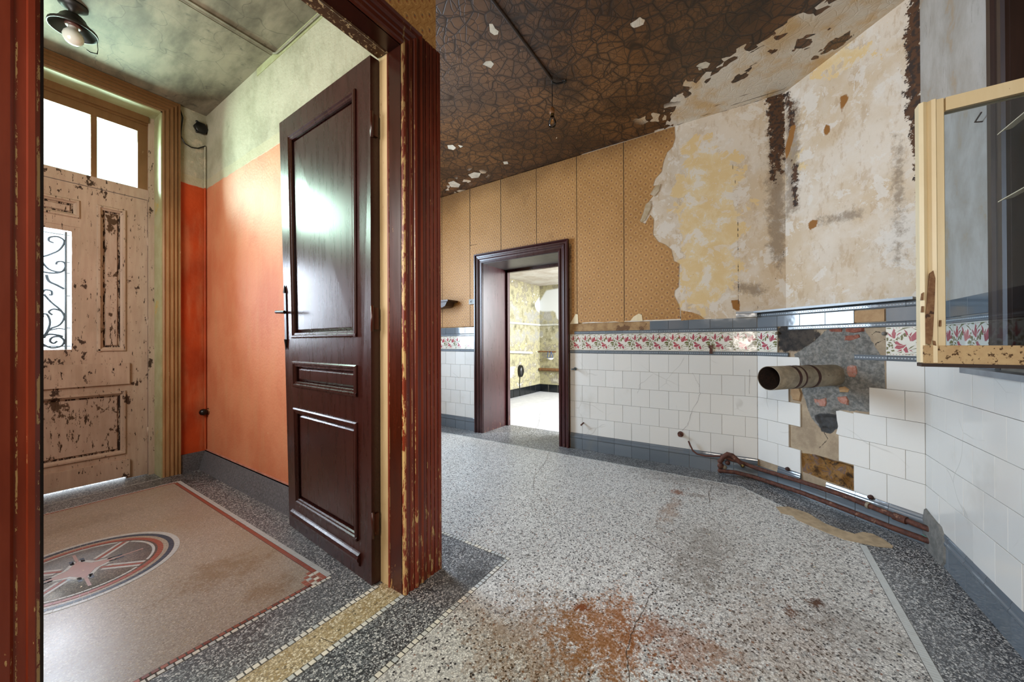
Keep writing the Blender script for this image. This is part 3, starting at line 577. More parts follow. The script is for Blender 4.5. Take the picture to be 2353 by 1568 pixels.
for fp in ([(1506, 428), (1518, 424), (1514, 440), (1504, 452), (1494, 447)], [(1472, 512), (1484, 470), (1495, 462), (1496, 478), (1482, 508)]):
    mb = MB(); mb.prism([BK.px(*p) for p in fp], .002, .006, BK.M(0, 0, 0)); mb.build('peeled_flap', M_FLAP, wb)
for fp in ([(1310, 745), (1323, 722), (1328, 723), (1329, 744)], [(1449, 737), (1456, 728), (1468, 721), (1475, 724), (1477, 738)]):
    mb = MB(); mb.prism([BK.px(*p) for p in fp], .002, .0045, BK.M(0, 0, 0)); mb.build('paper_tear', M_SASH if False else P_SASH, wb)
# ---- tiles ---------------------------------------------------------
T = .150
me_sq = bevel_box_mesh('tile', T-.0014, T-.0014, .009, .0012, G_WHITE); me_half = bevel_box_mesh('tile', T/2-.0014, T-.0014, .009, .0012, G_WHITE)
_tw = {}
def tile_w(w, h, mat=None, d=.009):
    mat = mat or G_WHITE; k = (round(w, 3), round(h, 3), mat.name)
    if k not in _tw: _tw[k] = bevel_box_mesh('tile', w-.0014, h-.0014, d, .0012, mat)
    return _tw[k]
def jit(): return rnd.uniform(-.0006, .0006)
def put(wall, u, z, me, parent, name='tile', out=.0):
    return link(name, me, parent, wall.M(u, z, out+jit(), rnd.uniform(-.002, .002)))
ROWS = [.820, .670, .520, .370, .220]                                # row centres, bottom of frieze border at .895
def white_row(wall, a, b, zc, shift, parent, skip=()):
    """tiles between u=a and u=b (a<b) counted from b; shift = width of the first piece at b"""
    u = b; first = True; i = 0
    while u > a+.012:
        w = shift if first else T; w = min(w, u-a); first = False
        if i not in skip: put(wall, u-w/2, zc, tile_w(w, T), parent)
        u -= w; i += 1
# frieze tile: lilies and leaves proud of a cream glaze
def ccw(p): return p
PINK = [[(.05, .80), (.12, .74), (.20, .62), (.13, .66), (.08, .72)], [(.17, .78), (.22, .93), (.26, .88), (.24, .83)], [(.16, .76), (.24, .84), (.28, .78), (.25, .60), (.20, .60)],
        [(.31, .72), (.36, .78), (.44, .80), (.36, .74), (.30, .68)], [(.49, .90), (.57, .82), (.60, .70), (.55, .70), (.53, .80)], [(.67, .66), (.80, .82), (.85, .78), (.84, .64), (.72, .50), (.69, .50)],
        [(.63, .72), (.70, .80), (.67, .70), (.65, .66)], [(.60, .69), (.66, .64), (.68, .50), (.65, .50)], [(.74, .52), (.84, .62), (.93, .68), (.93, .58), (.80, .56)],
        [(.25, .48), (.31, .50), (.38, .42), (.48, .38), (.38, .36), (.26, .40)], [(.24, .26), (.30, .36), (.40, .35), (.55, .38), (.48, .28), (.36, .22)], [(.30, .14), (.38, .20), (.43, .22), (.42, .17)],
        [(.47, .22), (.55, .32), (.58, .22), (.60, .12), (.53, .11)], [(.62, .19), (.67, .20), (.71, .15)]]
OLIV = [[(.00, .96), (.10, .965), (.16, .93), (.06, .935)], [(.40, .58), (.44, .60), (.46, .55), (.42, .53)], [(.14, .36), (.18, .40), (.20, .34), (.16, .31)], [(.02, .30), (.07, .29), (.06, .22), (.02, .20)], [(.34, .60), (.37, .64), (.37, .56)], [(.86, .28), (.95, .31), (.98, .28), (.90, .255)], [(.90, .62), (.98, .64), (.98, .56), (.92, .58)], [(.72, .92), (.82, .90), (.92, .82), (.84, .86)], [(.36, .86), (.50, .96), (.70, .965), (.50, .935)], [(.22, .46), (.24, .50), (.25, .44)], [(.10, .52), (.16, .58), (.17, .52)], [(.02, .62), (.07, .62), (.07, .54), (.03, .50)], [(.30, .60), (.33, .66), (.32, .53), (.27, .56)], [(.40, .66), (.45, .73), (.47, .60), (.42, .58)], [(.47, .74), (.52, .78), (.57, .66), (.50, .66)],
        [(.80, .46), (.88, .52), (.98, .50), (.98, .44), (.82, .43)], [(.80, .40), (.86, .40), (.84, .36)], [(.86, .36), (.90, .41), (.98, .41), (.98, .34), (.90, .33)], [(.92, .70), (.98, .73), (.98, .68)],
        [(.06, .46), (.12, .47), (.18, .42), (.10, .43)], [(.04, .40), (.10, .41), (.13, .34), (.10, .29)], [(.16, .26), (.19, .32), (.20, .25)], [(.14, .18), (.22, .20), (.24, .16), (.18, .14)],
        [(.02, .10), (.05, .14), (.11, .13), (.11, .08), (.04, .07)], [(.33, .10), (.44, .15), (.42, .11)], [(.46, .07), (.60, .06), (.76, .08), (.60, .045)], [(.18, .51), (.27, .54), (.22, .50)],
        [(.60, .22), (.66, .30), (.76, .36), (.68, .28)], [(.66, .21), (.80, .27), (.97, .28), (.80, .25)], [(.66, .10), (.82, .13), (.96, .25), (.84, .15)], [(.28, .80), (.45, .92), (.62, .95), (.45, .90)],
        [(.80, .94), (.92, .97), (.86, .93)], [(.88, .86), (.98, .78), (.92, .80)]]
def frieze_mesh(u0=0., u1=1., name='frieze_tile'):
    mb = MB(); w = (u1-u0)*T
    x = w/2-.0007; z = T/2-.0007
    mb.box((-x, -.009, -z), (x, 0, z), 0)
    for polys, mi, h in ((PINK, 1, .0010), (OLIV, 2, .0008)):
        for p in polys:
            if min(a for a, b in p) < u0-.01 or max(a for a, b in p) > u1+.01: continue
            # photo left is local -X seen from the room (local X runs right-to-left), so mirror
            q = [((.5*(u0+u1)-a)*T, (b-.5)*T) for a, b in p]; n = len(q); cx = sum(a for a, b in q)/n; cz = sum(b for a, b in q)/n
            kk = 1.0 if mi == 1 else 1.12; ins = [(cx+(a-cx)*kk, cz+(b-cz)*kk) for a, b in q]
            vs = [(a, 0, b) for a, b in q]+[(a, h, b) for a, b in ins]
            mb.add(vs, [tuple(range(n, 2*n))]+[(i, (i+1) % n, (i+1) % n+n, i+n) for i in range(n)], mi)
    for zz in (-.0685, .0685):                                        # dotted edging
        for i in range(12):
            xx = -w/2+w*(i+.5)/12; mb.box((xx-.0022, 0, zz-.0012), (xx+.0022, .0005, zz+.0012), 1 if i % 2 else 2)
    return mb.mesh(name, [G_FRZ, G_PINK, G_OLIVE])
me_frz = frieze_mesh()
def bead_mesh(w, hgt=.028, nm='border_tile'):
    mb = MB(); x = w/2-.0008; h = hgt/2
    prof = [(-h, -.009), (-h, .002), (-h*.72, .0045), (-h*.5, .002), (h*.5, .002), (h*.72, .0045), (h, .002), (h, -.009)]
    vs = [(xx, o, z) for xx in (-x, x) for z, o in prof]; k = len(prof)
    mb.add(vs, [(j, (j+1) % k, (j+1) % k+k, j+k) for j in range(k)]+[list(range(k-1, -1, -1)), list(range(k, 2*k))], 0)
    n = int(w/.0125)
    for i in range(n):
        cx = -w/2+w*(i+.5)/n; r = .0042
        vs = [(cx+r*1.1*math.cos(a), .002, r*.8*math.sin(a)) for a in [math.pi/3*j for j in range(6)]]+[(cx, .0052, 0)]
        mb.add(vs, [(j, (j+1) % 6, 6) for j in range(6)], 1, True)
    return mb.mesh(nm, [G_BLUE, G_PEARL])
_bm = {}
def bead(wall, a, b, z, parent, off=0.0, hgt=.028):
    u = b; first = True
    while u > a+.01:
        w = min((off if (first and off) else T), u-a); first = False; k = (round(w, 3), hgt)
        if k not in _bm: _bm[k] = bead_mesh(w, hgt)
        link('border_tile', _bm[k], parent, wall.M(u-w/2, z, 0)); u -= w
def cap_mesh(w):
    mb = MB(); x = w/2-.0007
    prof = [(.100, -.009), (.100, .006), (.106, .0085), (.114, .0085), (.119, .005), (.124, .003), (.132, .004), (.139, .0015), (.1445, -.001), (.1445, -.009)]
    vs = [(xx, o, z) for xx in (-x, x) for z, o in prof]; k = len(prof)
    mb.add(vs, [(j, (j+1) % k, (j+1) % k+k, j+k) for j in range(k)]+[list(range(k-1, -1, -1)), list(range(k, 2*k))], 0, False); return mb.mesh('skirting_cap', [G_BLUE])
me_cap = cap_mesh(T); me_capL = cap_mesh(.22); me_sk = bevel_box_mesh('skirting_tile', T-.0016, .0985, .010, .001, G_BLUE)
def skirting(wall, a, b, parent, capskip=(), first=T, skip=()):
    u = b; i = 0
    while u > a+.012:
        w = min(first if i == 0 else T, u-a)
        if i not in skip: link('skirting_tile', me_sk if abs(w-T) < .001 else tile_w(w, .0985, G_BLUE), parent, wall.M(u-w/2, .0495, .003))
        if i not in capskip: link('skirting_cap', me_cap if abs(w-T) < .001 else cap_mesh(w), parent, wall.M(u-w/2, 0, 0))
        u -= w; i += 1
# back wall tiling: right of the doorway u from -0.044 (corner) to 1.425, left of it 2.575..3.67.  local X=+Y
def row_up(wall, a, b, zc, firstw, parent, fn):
    u = a; i = 0
    while u < b-.012:
        w = min(firstw if i == 0 else T, b-u); fn(u, w, i); u += w; i += 1
for (a, b) in ((-.044, 1.425), (2.577, 3.67)):
    for r, zc in enumerate(ROWS):
        fw_ = T if r % 2 == 0 else T/2
        row_up(BK, a, b, zc, fw_, wb, lambda u, w, i: put(BK, u+w/2, zc, tile_w(w, T), wb))
    row_up(BK, a, b, .997, T, wb, lambda u, w, i: link('frieze_tile', me_frz if abs(w-T) < .001 else frieze_mesh(0, w/T), wb, BK.M(u+w/2, .997, jit())))
    row_up(BK, a, b, .9085, T/2, wb, lambda u, w, i: bead(BK, u, u+w, .9085, wb))
    row_up(BK, a, b if a < 1 else b, 1.0855, T/2, wb, lambda u, w, i: bead(BK, u, u+w, 1.0855, wb, hgt=.026) if not (a < 1 and i == 10) else None)
    row_up(BK, a, .701 if a < 1 else b, 1.136, T, wb, lambda u, w, i: link('tile', tile_w(w, .074, G_BLUE), wb, BK.M(u+w/2, 1.136, .0)))
    row_up(BK, a, b, 0, T, wb, lambda u, w, i: (link('skirting_tile', me_sk if abs(w-T) < .001 else tile_w(w, .0985, G_BLUE), wb, BK.M(u+w/2, .0495, .003)), link('skirting_cap', me_cap if abs(w-T) < .001 else cap_mesh(w), wb, BK.M(u+w/2, 0, 0))))
# ---- chimney breast ------------------------------------------------------
wc = empty('wall_chimney', (2.9, -.35, 0), 'angled chimney breast with missing tiles between far wall and right wall', 'wall', kind='structure')
SL = .892
B = -.010
pb = [CH.P(0.02, 0, B), CH.P(-SL-.02, 0, B)]
m = MB(); tri = [CH.P(.02, 0, -.05), CH.P(-SL-.02, 0, -.05), Vector((3.3, -.9, 0))]
m.add([(p.x, p.y, 0) for p in tri]+[(p.x, p.y, 1.16) for p in tri], [(0, 1, 2), (3, 5, 4), (0, 3, 4, 1), (1, 4, 5, 2), (2, 5, 3, 0)]); m.build('breast_core', M_BAREPL, wc)
cem = pg(CH, [(1895, 760), (1905, 752), (1960, 752), (1985, 757), (2005, 790), (2030, 830), (2033, 895), (2003, 895), (1997, 950), (1962, 945), (1925, 942), (1924, 985), (1905, 996), (1885, 990), (1862, 962), (1850, 930), (1842, 905), (1838, 850), (1822, 815), (1868, 785)])
rub = pg(CH, [(1838, 1042), (1870, 1046), (1961, 1072), (1961, 1130), (1930, 1118), (1842, 1085)])
dk = pg(CH, [(1868, 955), (1900, 950), (1925, 955), (1922, 985), (1905, 998), (1885, 992)])
rng = np.random.RandomState(3)
def hnoise(Q, sc, seed):
    r = np.random.RandomState(seed); o = np.zeros(len(Q))
    for k in range(14):
        a = r.uniform(0, 2*np.pi); f = sc*r.uniform(.6, 2.2); o += np.sin((Q[:, 0]*np.cos(a)+Q[:, 1]*np.sin(a))*f+r.uniform(0, 7))/2.2/(f/sc)
    return o/4
def chdisp(Q, A):
    o = np.full(len(Q), B)+hnoise(Q, 60, 1)*.0006
    c = np.clip(-A['cement']/.03, 0, 1); o += c*(.007+hnoise(Q, 40, 2)*.010+hnoise(Q, 130, 9)*.004)
    r = np.clip(-A['rubble']/.015, 0, 1); o += r*(-.016+hnoise(Q, 60, 4)*.030)
    d = np.clip(-A['dark']/.02, 0, 1); o += d*(-.012+hnoise(Q, 110, 5)*.022); return o
grid('exposed_backing', CH, -SL-.005, .005, .0, 1.20, .0055, {'cement': [cem], 'rubble': [rub], 'dark': [dk],
    'dark_tone': [pg(CH, [(1786, 750), (1870, 752), (1885, 770), (1868, 790), (1840, 808), (1786, 808)])],
    'crack': [cr(CH, [(1900, 752), (1870, 790), (1862, 805)]), cr(CH, [(2000, 770), (2010, 762), (2035, 768)]), cr(CH, [(2005, 810), (2010, 790), (2030, 780)]), cr(CH, [(1885, 985), (1900, 1010), (1880, 1030)])]}, M_CHIM, wc, disp=chdisp)
def lump(wall, pts, name, mat, parent, o0=.0, o1=.008, z_in=.82):
    q = [wall.px(*p) for p in pts]; n = len(q); cx = sum(a for a, b in q)/n; cz = sum(b for a, b in q)/n
    i1 = [(cx+(a-cx)*z_in, cz+(b-cz)*z_in) for a, b in q]; i2 = [(cx+(a-cx)*.4, cz+(b-cz)*.4) for a, b in q]
    vs = [wall.P(a, b, o0-.01) for a, b in q]+[wall.P(a, b, o1*.8) for a, b in i1]+[wall.P(a, b, o1) for a, b in i2]+[wall.P(cx, cz, o1*1.05)]
    mb = MB(); mb.add(vs, [(i+k*n, (i+1) % n+k*n, (i+1) % n+(k+1)*n, i+(k+1)*n) for k in (0, 1) for i in range(n)]+[(2*n+i, 2*n+(i+1) % n, 3*n) for i in range(n)]); return mb.build(name, mat, parent)
lump(CH, [(1945, 842), (1955, 837), (1968, 840), (1971, 860), (1965, 870), (1950, 868), (1944, 855)], 'brick', M_BRICK, wc, 0, .003)
lump(CH, [(1868, 915), (1880, 918), (1898, 914), (1901, 925), (1898, 936), (1880, 935), (1870, 925)], 'brick', M_BRICK, wc, 0, .003)
lump(CH, [(1922, 912), (1945, 910), (1950, 920), (1947, 932), (1932, 928), (1924, 920)], 'brick', M_BRICK, wc, 0, .003)
M_BRK2 = mat_rough('dark_red_brick', '6a3426', '84503e', 50, spots=(.56, '7a7068'))
lump(CH, [(1902, 757), (1935, 753), (1937, 764), (1905, 763)], 'brick', M_BRK2, wc, 0, .0015)
lump(CH, [(1940, 754), (1983, 753), (1984, 762), (1960, 766), (1940, 763)], 'brick', M_BRK2, wc, 0, .0015)
lump(CH, [(1936, 772), (1975, 768), (1980, 775), (1962, 783), (1938, 786)], 'brick', M_BRK2, wc, 0, .0025)
M_TANB = mat_rough('tan_tile_bed', '9c7c58', 'ab8c66', 20)
lump(CH, [(1816, 888), (1836, 890), (1842, 905), (1838, 924), (1820, 920), (1814, 905)], 'mortar_lump', M_TANB, wc, 0, .001)
lump(CH, [(1925, 890), (1940, 888), (1953, 895), (1950, 903), (1928, 902)], 'mortar_lump', M_TANB, wc, 0, .0015)
def ch(s0, s1, zc, h=T, mat=None, name='tile'):      # s measured to the right from the left corner
    return link(name, tile_w(s1-s0, h, mat or G_WHITE), wc, CH.M(-(s0+s1)/2, zc, jit(), rnd.uniform(-.002, .002)))
for s0, s1, z in ((0, .15, 0), (.15, .30, 0), (.742, .892, 0), (0, .075, 1), (.075, .225, 1), (.667, .817, 1), (.817, .892, 1), (0, .15, 2), (.15, .30, 2), (.592, .742, 2), (.742, .892, 2),
                  (0, .075, 3), (.075, .225, 3), (.517, .667, 3), (.667, .817, 3), (.817, .892, 3), (0, .15, 4), (.15, .30, 4), (.592, .742, 4), (.742, .892, 4)): ch(s0, s1, ROWS[z])
bt = pg(CH, [(1921, 945), (1930, 944), (1961, 951), (1961, 1008), (1930, 1001), (1921, 997), (1926, 980), (1923, 965)]); mb = MB(); mb.prism(bt, -.009, 0, CH.M(0, 0, 0)); mb.build('tile', G_WHITE, wc)
link('frieze_tile', me_frz, wc, CH.M(-.075, .997)); link('frieze_tile', me_frz, wc, CH.M(-.817, .997))
bead(CH, -.225, 0, .9085, wc, T/2); bead(CH, -.892, -.60, .9085, wc); bead(CH, -.15, 0, 1.0855, wc, T/2, .026); bead(CH, -.892, -.225, 1.0855, wc, 0, .026)
for s0 in (0, .15, .30, .45, .742): ch(s0, s0+.15, 1.136, .074, G_BLUE)
bead(CH, -.892, .0, 1.187, wc, T/2, .026)
mb = MB(); mb.prism([(-.735, 1.104), (-.600, 1.104), (-.600, 1.168), (-.735, 1.168)], -.006, -.003, CH.M(0, 0, 0)); mb.build('bare_tile_bed', M_TANB, wc)
# skirting of the chimney breast (pieces missing behind the pipes)
skirting(CH, -SL, 0, wc, capskip=(0, 2), first=T)
# upper chimney breast
grid('upper_plaster', CU, -.760, .0, 1.20, ZK, .015, {
    'ochre': [pg(CU, [(1820, 330), (1850, 340), (1845, 420), (1820, 430)]), pg(CU, [(1860, 120), (1960, 90), (2000, 110), (1900, 170)])],
    'brown': [pg(CU, [(2088, -60), (2126, -60), (2124, 250), (2120, 460), (2108, 470), (2100, 350), (2082, 250), (2082, 100), (2088, 20)]), pg(CU, [(2107, 340), (2117, 340), (2117, 470), (2108, 440)]), pg(CU, [(1804, 212), (1812, 215), (1822, 240), (1826, 300), (1818, 300), (1808, 260)]), pg(CU, [(1822, 370), (1832, 380), (1830, 470), (1822, 470)])],
    'grime': [pg(CU, [(1803, 215), (1835, 240), (1835, 330), (1832, 480), (1806, 500)]), pg(CU, [(2060, 320), (2070, 340), (2072, 500), (2060, 620), (2058, 440)]), pg(CU, [(1880, 505), (1975, 482), (1972, 495), (1890, 518)])],
    'rust': [pg(CU, [(1930, 222), (1945, 215), (1950, 226), (1940, 245), (1935, 262), (1930, 240)]), pg(CU, [(1892, 300), (1898, 285), (1908, 290), (1905, 305), (1896, 315)]), pg(CU, [(1856, 515), (1865, 505), (1880, 507), (1875, 522), (1860, 530)]), pg(CU, [(1804, 340), (1818, 290), (1830, 286), (1825, 310), (1815, 350), (1805, 370)])],
    'crack': [cr(CU, [(1803.5, 215), (1804, 300), (1803, 560)]), cr(CU, [(1997, 332), (2030, 318), (2060, 297)]), cr(CU, [(1808, 205), (1870, 150), (1960, 80), (2075, 0)])]}, M_PLAST, wc)
# mantel shelf over the lower breast
sh = empty('mantel_shelf', (2.9, -.4, 1.2), 'narrow grey slate shelf ledge capping the tiled chimney breast', 'shelf')
A0 = BK.P(.085, 0, 0); pts = [BK.P(.085, 0, .045), CH.P(.0, 0, .0)+(BK.n+CHN).normalized()*.06, CH.P(-SL+.012, 0, .06)]
top = [(p.x, p.y) for p in pts]; inner = [(2.62, -.70), (3.172, -.215), (3.172, .085)]
poly = top+inner; mb = MB(); n = len(poly)
mb.add([(x, y, 1.203) for x, y in poly]+[(x, y, 1.216) for x, y in poly], [list(range(n)), list(range(2*n-1, n-1, -1))]+[(i, (i+1) % n, (i+1) % n+n, i+n) for i in range(n)]); mb.build('slate_top', M_SLATE, sh)
mb = MB(); mb.box((-.0, -.0, 1.176), (.085+.044, .035, 1.202), 0, Matrix.Translation((3.175, -.044, 0)) @ Matrix.Rotation(math.pi/2, 4, 'Z')); mb.build('bracket_tile', G_BLUE, sh)
# ---- right wall ------------------------------------------------------------
wr = empty('wall_right', (1.5, -.72, 0), 'white tiled right wall with grey plaster above and a window', 'wall', kind='structure')
WX0, WX1, WZ0, WZ1 = 1.57, 1.87, .93, 2.55
m = MB()
for (x0, x1, z0, z1) in ((XR-.1, WX0-.02, 0, 2.95), (WX1+.02, 3.4, 0, 2.95), (WX0-.02, WX1+.02, 0, WZ0-.02), (WX0-.02, WX1+.02, WZ1+.02, 2.95)): m.box((x0, -.95, z0), (x1, -.7235, z1))
m.build('wall_core', M_MORT if False else G_MORT, wr)
m = MB()
for (x0, x1, z0, z1) in ((XR, 1.47, 1.17, ZK), (1.97, 2.64, 1.172, ZK), (1.47, 1.97, WZ1+.1, ZK)): m.box((x0, -.7235, z0), (x1, -.7135, z1))
m.build('wall_plaster', M_RPL, wr)
for r, zc in enumerate(ROWS):
    white_row(RW, .95, 2.585, zc, T if r % 2 == 0 else T/2, wr)
def rw_row(zc, h, mat, a, b, sh=T, fn=None):
    u = b; i = 0
    while u > a+.012:
        w = min(sh if i == 0 else T, u-a); fn(u-w/2, w); u -= w; i += 1
for a, b in ((1.97, 2.585), (.95, 1.47)):
    rw_row(.997, T, None, a, b, T, lambda u, w: link('frieze_tile', me_frz if abs(w-T) < .001 else frieze_mesh(0, w/T), wr, RW.M(u, .997, jit())))
    bead(RW, a, b, .9085, wr, T/2); bead(RW, a, b, 1.0855, wr, T/2, .026)
    rw_row(1.136, .074, None, a, b, .12, lambda u, w: link('tile', tile_w(w, .074, G_BLUE), wr, RW.M(u, 1.136, 0)))
skirting(RW, .95, 2.43, wr, first=.09)
# cement fillet in the corner where the pipes vanish
lump(RW, [(2128, 1165), (2140, 1180), (2165, 1210), (2178, 1250), (2178, 1300), (2165, 1318), (2130, 1270), (2126, 1235), (2120, 1215)], 'cement_fillet', M_CEMENT, wr, .0, .012, .9)
# ---- remaining walls and ceilings ---------------------------------------------
def struct(name, boxes, mat, label, cat='wall', kind='structure'):
    m = MB()
    for lo, hi in boxes: m.box(lo, hi)
    o = m.build(name, mat); tag(o, label, cat, kind=kind); return o
wd_ = empty('wall_doorway', (.5, 1.23, 0), 'wallpapered wall over the near doorway into the hall', 'wall', kind='structure')
m = MB()
for lo, hi in (((XR, 1.16, 0), (.045, 1.30, 2.95)), ((1.005, 1.16, 0), (1.16, 1.30, 2.95)), ((.045, 1.16, 2.23), (1.005, 1.30, 2.95))): m.box(lo, hi)
m.build('wall_core', M_WALLP, wd_)
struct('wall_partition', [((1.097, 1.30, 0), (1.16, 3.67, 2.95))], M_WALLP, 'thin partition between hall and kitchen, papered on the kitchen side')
o = struct('wall_hall_right', [((1.0945, 1.30, 0), (1.097, 3.67, ZH))], M_ORANGE, 'orange hall wall with pale green upper band')
struct('wall_hall_left', [((-.60, 1.30, 0), (-.505, 1.75, 2.95)), ((-.60, 2.95, 0), (-.505, 3.67, 2.95)), ((-.60, 1.75, 0), (-.505, 2.95, 1.15)), ((-.60, 1.75, 2.35), (-.505, 2.95, 2.95))], M_ORANGE, 'left hall wall with an opening added for the fill light, hidden from this side')  # opening added to let the hall fill in
struct('wall_hall_front', [((-.60, 3.67, 0), (-.24, 4.0, 2.95)), ((.83, 3.67, 0), (1.097, 4.0, 2.95)), ((-.24, 3.67, 2.735), (.83, 4.0, 2.95))], M_ORANGE_UNLIT, 'orange street wall in a darker unlit tone around the old front door')
struct('wall_facade', [((1.097, 3.67, 0), (1.25, 3.80, 2.95)), ((2.20, 3.67, 0), (3.2, 3.80, 2.95)), ((1.25, 3.67, 0), (2.20, 3.80, .9)), ((1.25, 3.67, 2.3), (2.20, 3.80, 2.95))], M_WALLP, 'street wall of the kitchen with a tall window opening')
struct('wall_rear', [((-1.9, -.95, 0), (-1.8, -.3, 2.95)), ((-1.9, .8, 0), (-1.8, 1.30, 2.95)), ((-1.9, -.3, 0), (-1.8, .8, .88)), ((-1.9, -.3, 1.12), (-1.8, .8, 1.5)), ((-1.9, -.3, .88), (-1.8, -.06, 1.12)), ((-1.9, .26, .88), (-1.8, .8, 1.12)), ((-1.9, -.3, 2.46), (-1.8, .8, 2.95))], M_PLAIN, 'plain wall behind the viewpoint with openings added for the fill lights')  # openings added to let the rear fill and glint lights in
kc = empty('ceiling', (2, .5, ZK), 'smoke browned crazed kitchen ceiling peeling to white in the corner', 'ceiling', kind='structure')
cpg = lambda pts: [tuple(onZ(x, y, ZK))[:2] for x, y in pts]
bare = [(3.02, .50), (3.25, .56), (3.25, -.9), (2.2, -.9), (2.36, -.60), (2.46, -.41), (2.482, -.256), (2.545, -.087), (2.59, .087), (2.665, .235), (2.80, .37), (2.90, .45)]
grid('crazed_paint', None, 1.16, 3.19, -.72, 3.68, .02, {'bare': [bare],
    'islands': [cpg([(1817, 118), (1830, 89), (1875, 83), (1870, 103), (1839, 116)]), cpg([(1678, 192), (1696, 174), (1737, 147), (1741, 154), (1710, 178)]), cpg([(1870, 134), (1888, 116), (1902, 98), (1964, 60), (1960, 85), (1928, 107), (1902, 125)]), cpg([(1898, 68), (1908, 62), (1912, 66), (1902, 72)]), cpg([(1765, 118), (1780, 108), (1783, 118), (1770, 124)])],
    'specks': [cpg([(1480, 270), (1600, 230), (1640, 245), (1540, 290)]), cpg([(1030, 435), (1090, 395), (1110, 400), (1050, 440)])],
    'crack': [('line', cpg([(1640, 245), (1720, 215), (1790, 190), (1806, 200)])), ('line', cpg([(1555, 288), (1700, 236), (1803, 205)]))]}, M_KCEIL, kc, mapP=lambda u, v, o: Vector((u, v, ZK)))
grid('crazed_paint', None, XR, 1.16, -.72, 1.16, .05, {'bare': [[(9, 9), (9.1, 9), (9, 9.1)]], 'islands': [[(9, 9), (9.1, 9), (9, 9.1)]], 'specks': [[(9, 9), (9.1, 9), (9, 9.1)]], 'crack': [('line', [(9, 9), (9.1, 9.1)])]}, M_KCEIL, kc, mapP=lambda u, v, o: Vector((u, v, ZK)))
for fp in ([(1124, 55), (1132, 55), (1138, 66), (1146, 72), (1144, 79), (1136, 81), (1126, 74)], [(1109, 148), (1117, 141), (1128, 140), (1135, 147), (1128, 157)], [(1028, 334), (1040, 333), (1048, 340), (1042, 345), (1030, 342)], [(1052, 333), (1064, 336), (1058, 340)],
           [(1030, 420), (1042, 416), (1058, 424), (1054, 431), (1036, 430)], [(1076, 402), (1090, 396), (1105, 398), (1100, 408), (1084, 410)], [(1156, 372), (1166, 371), (1168, 377), (1158, 378)], [(1600, 153), (1608, 146), (1622, 142), (1632, 146), (1626, 156), (1614, 158)], [(1604, 157), (1610, 155), (1612, 160), (1606, 162)]):
    q = [onZ(x, y, ZK-.0012) for x, y in fp]; n = len(q); mb = MB(); mb.add([tuple(v) for v in q]+[(v.x, v.y, ZK+.002) for v in q], [list(range(n)), list(range(2*n-1, n-1, -1))]+[(i, (i+1) % n, (i+1) % n+n, i+n) for i in range(n)]); mb.build('flaked_spot', M_FLK, kc)
m = MB(); m.box((XR-.1, -.95, ZK+.02), (3.7, 1.30, ZK+.15)); m.box((1.1, 1.30, ZK+.02), (3.7, 3.8, ZK+.15)); m.build('ceiling_slab', M_PLAIN, kc)
struct('ceiling_hall', [((-.60, 1.30, ZH), (1.097, 3.67, ZH+.1))], M_HCEIL, 'grimy grey green hall ceiling', 'ceiling')
# granite skirting of the hall
for nm, lo, hi, lb in (('baseboard_hall_right', (1.078, 1.31, 0), (1.0945, 3.67, .14), 'speckled grey granite skirting under the orange wall'), ('baseboard_hall_front', (.935, 3.655, 0), (1.0945, 3.67, .14), 'short granite skirting beside the front door casing')):
    mb = MB(); mb.box(lo, hi)
    if 'right' in nm: mb.add([(1.0945, 1.31, .14), (1.078, 1.31, .14), (1.04, 1.31, .0), (1.0945, 3.67, .14), (1.078, 3.67, .14), (1.04, 3.67, 0)], [(0, 1, 4, 3), (1, 2, 5, 4), (0, 2, 1), (3, 4, 5), (0, 3, 5, 2)])
    tag(mb.build(nm, M_SKIRT), lb, 'skirting', kind='structure')
# thin paint ledge above the granite
tag(struct('trim_1', [((1.088, 1.31, .14), (1.0945, 3.67, .150))], mat_flat('pink_ledge_paint', 'c98a74', .5), 'thin pink painted ledge on top of the granite skirting', 'trim'))
# ================================================================= NEAR DOORWAY (casing, jambs, brown leaf)
def flat_prof(w, t, steps):
    """(lateral,out) loop from steps, closed on the wall"""
    return [(0, -.002)]+steps+[(w, -.002)]
PC = flat_prof(.10, .02, [(0, .016), (.006, .020), (.014, .020), (.016, .013), (.030, .013), (.034, .017), (.046, .018), (.050, .012), (.055, .020), (.063, .024), (.071, .020), (.075, .013), (.088, .015), (.096, .020), (.10, .018)])
tr = empty('trim_2', (.53, 1.15, 0), 'worn red-brown fluted casing and lining around the near doorway', 'door casing', kind='structure')
mb = MB(); mb.sweep([(.965, 1.16, 0), (.965, 1.16, 2.19), (.085, 1.16, 2.19), (.085, 1.16, 0)], (0, -1, 0), PC, 1)
casing = mb.build('casing', P_RED, tr)
def flutes(x0, x1, z0, z1, y, parent, mat, n=5, name='fluted_board', dz=0):
    w = (x1-x0)/n; prof = []
    for i in range(n):
        a = x0+i*w; prof += [(a+.0012, 0), (a+.0012, .012), (a+.004, .0145), (a+w-.004, .0145), (a+w-.0012, .012), (a+w-.0012, .004 if i < n-1 else 0)]
    mb = MB(); k = len(prof); vs = [(x, y-o, z) for z in (z0, z1) for x, o in prof]
    mb.add(vs, [(j, (j+1) % k, (j+1) % k+k, j+k) for j in range(k)]+[list(range(k)), list(range(2*k-1, k-1, -1))]); return mb.build(name, mat, parent)
flutes(1.065, 1.175, 0, 2.285, 1.16, tr, P_RED)
flutes(-.125, -.015, 0, 2.285, 1.16, tr, P_RED)
mb = MB(); mb.box((1.16, 1.155, 0), (1.175, 1.40, 2.285)); mb.build('corner_board', P_RED, tr)
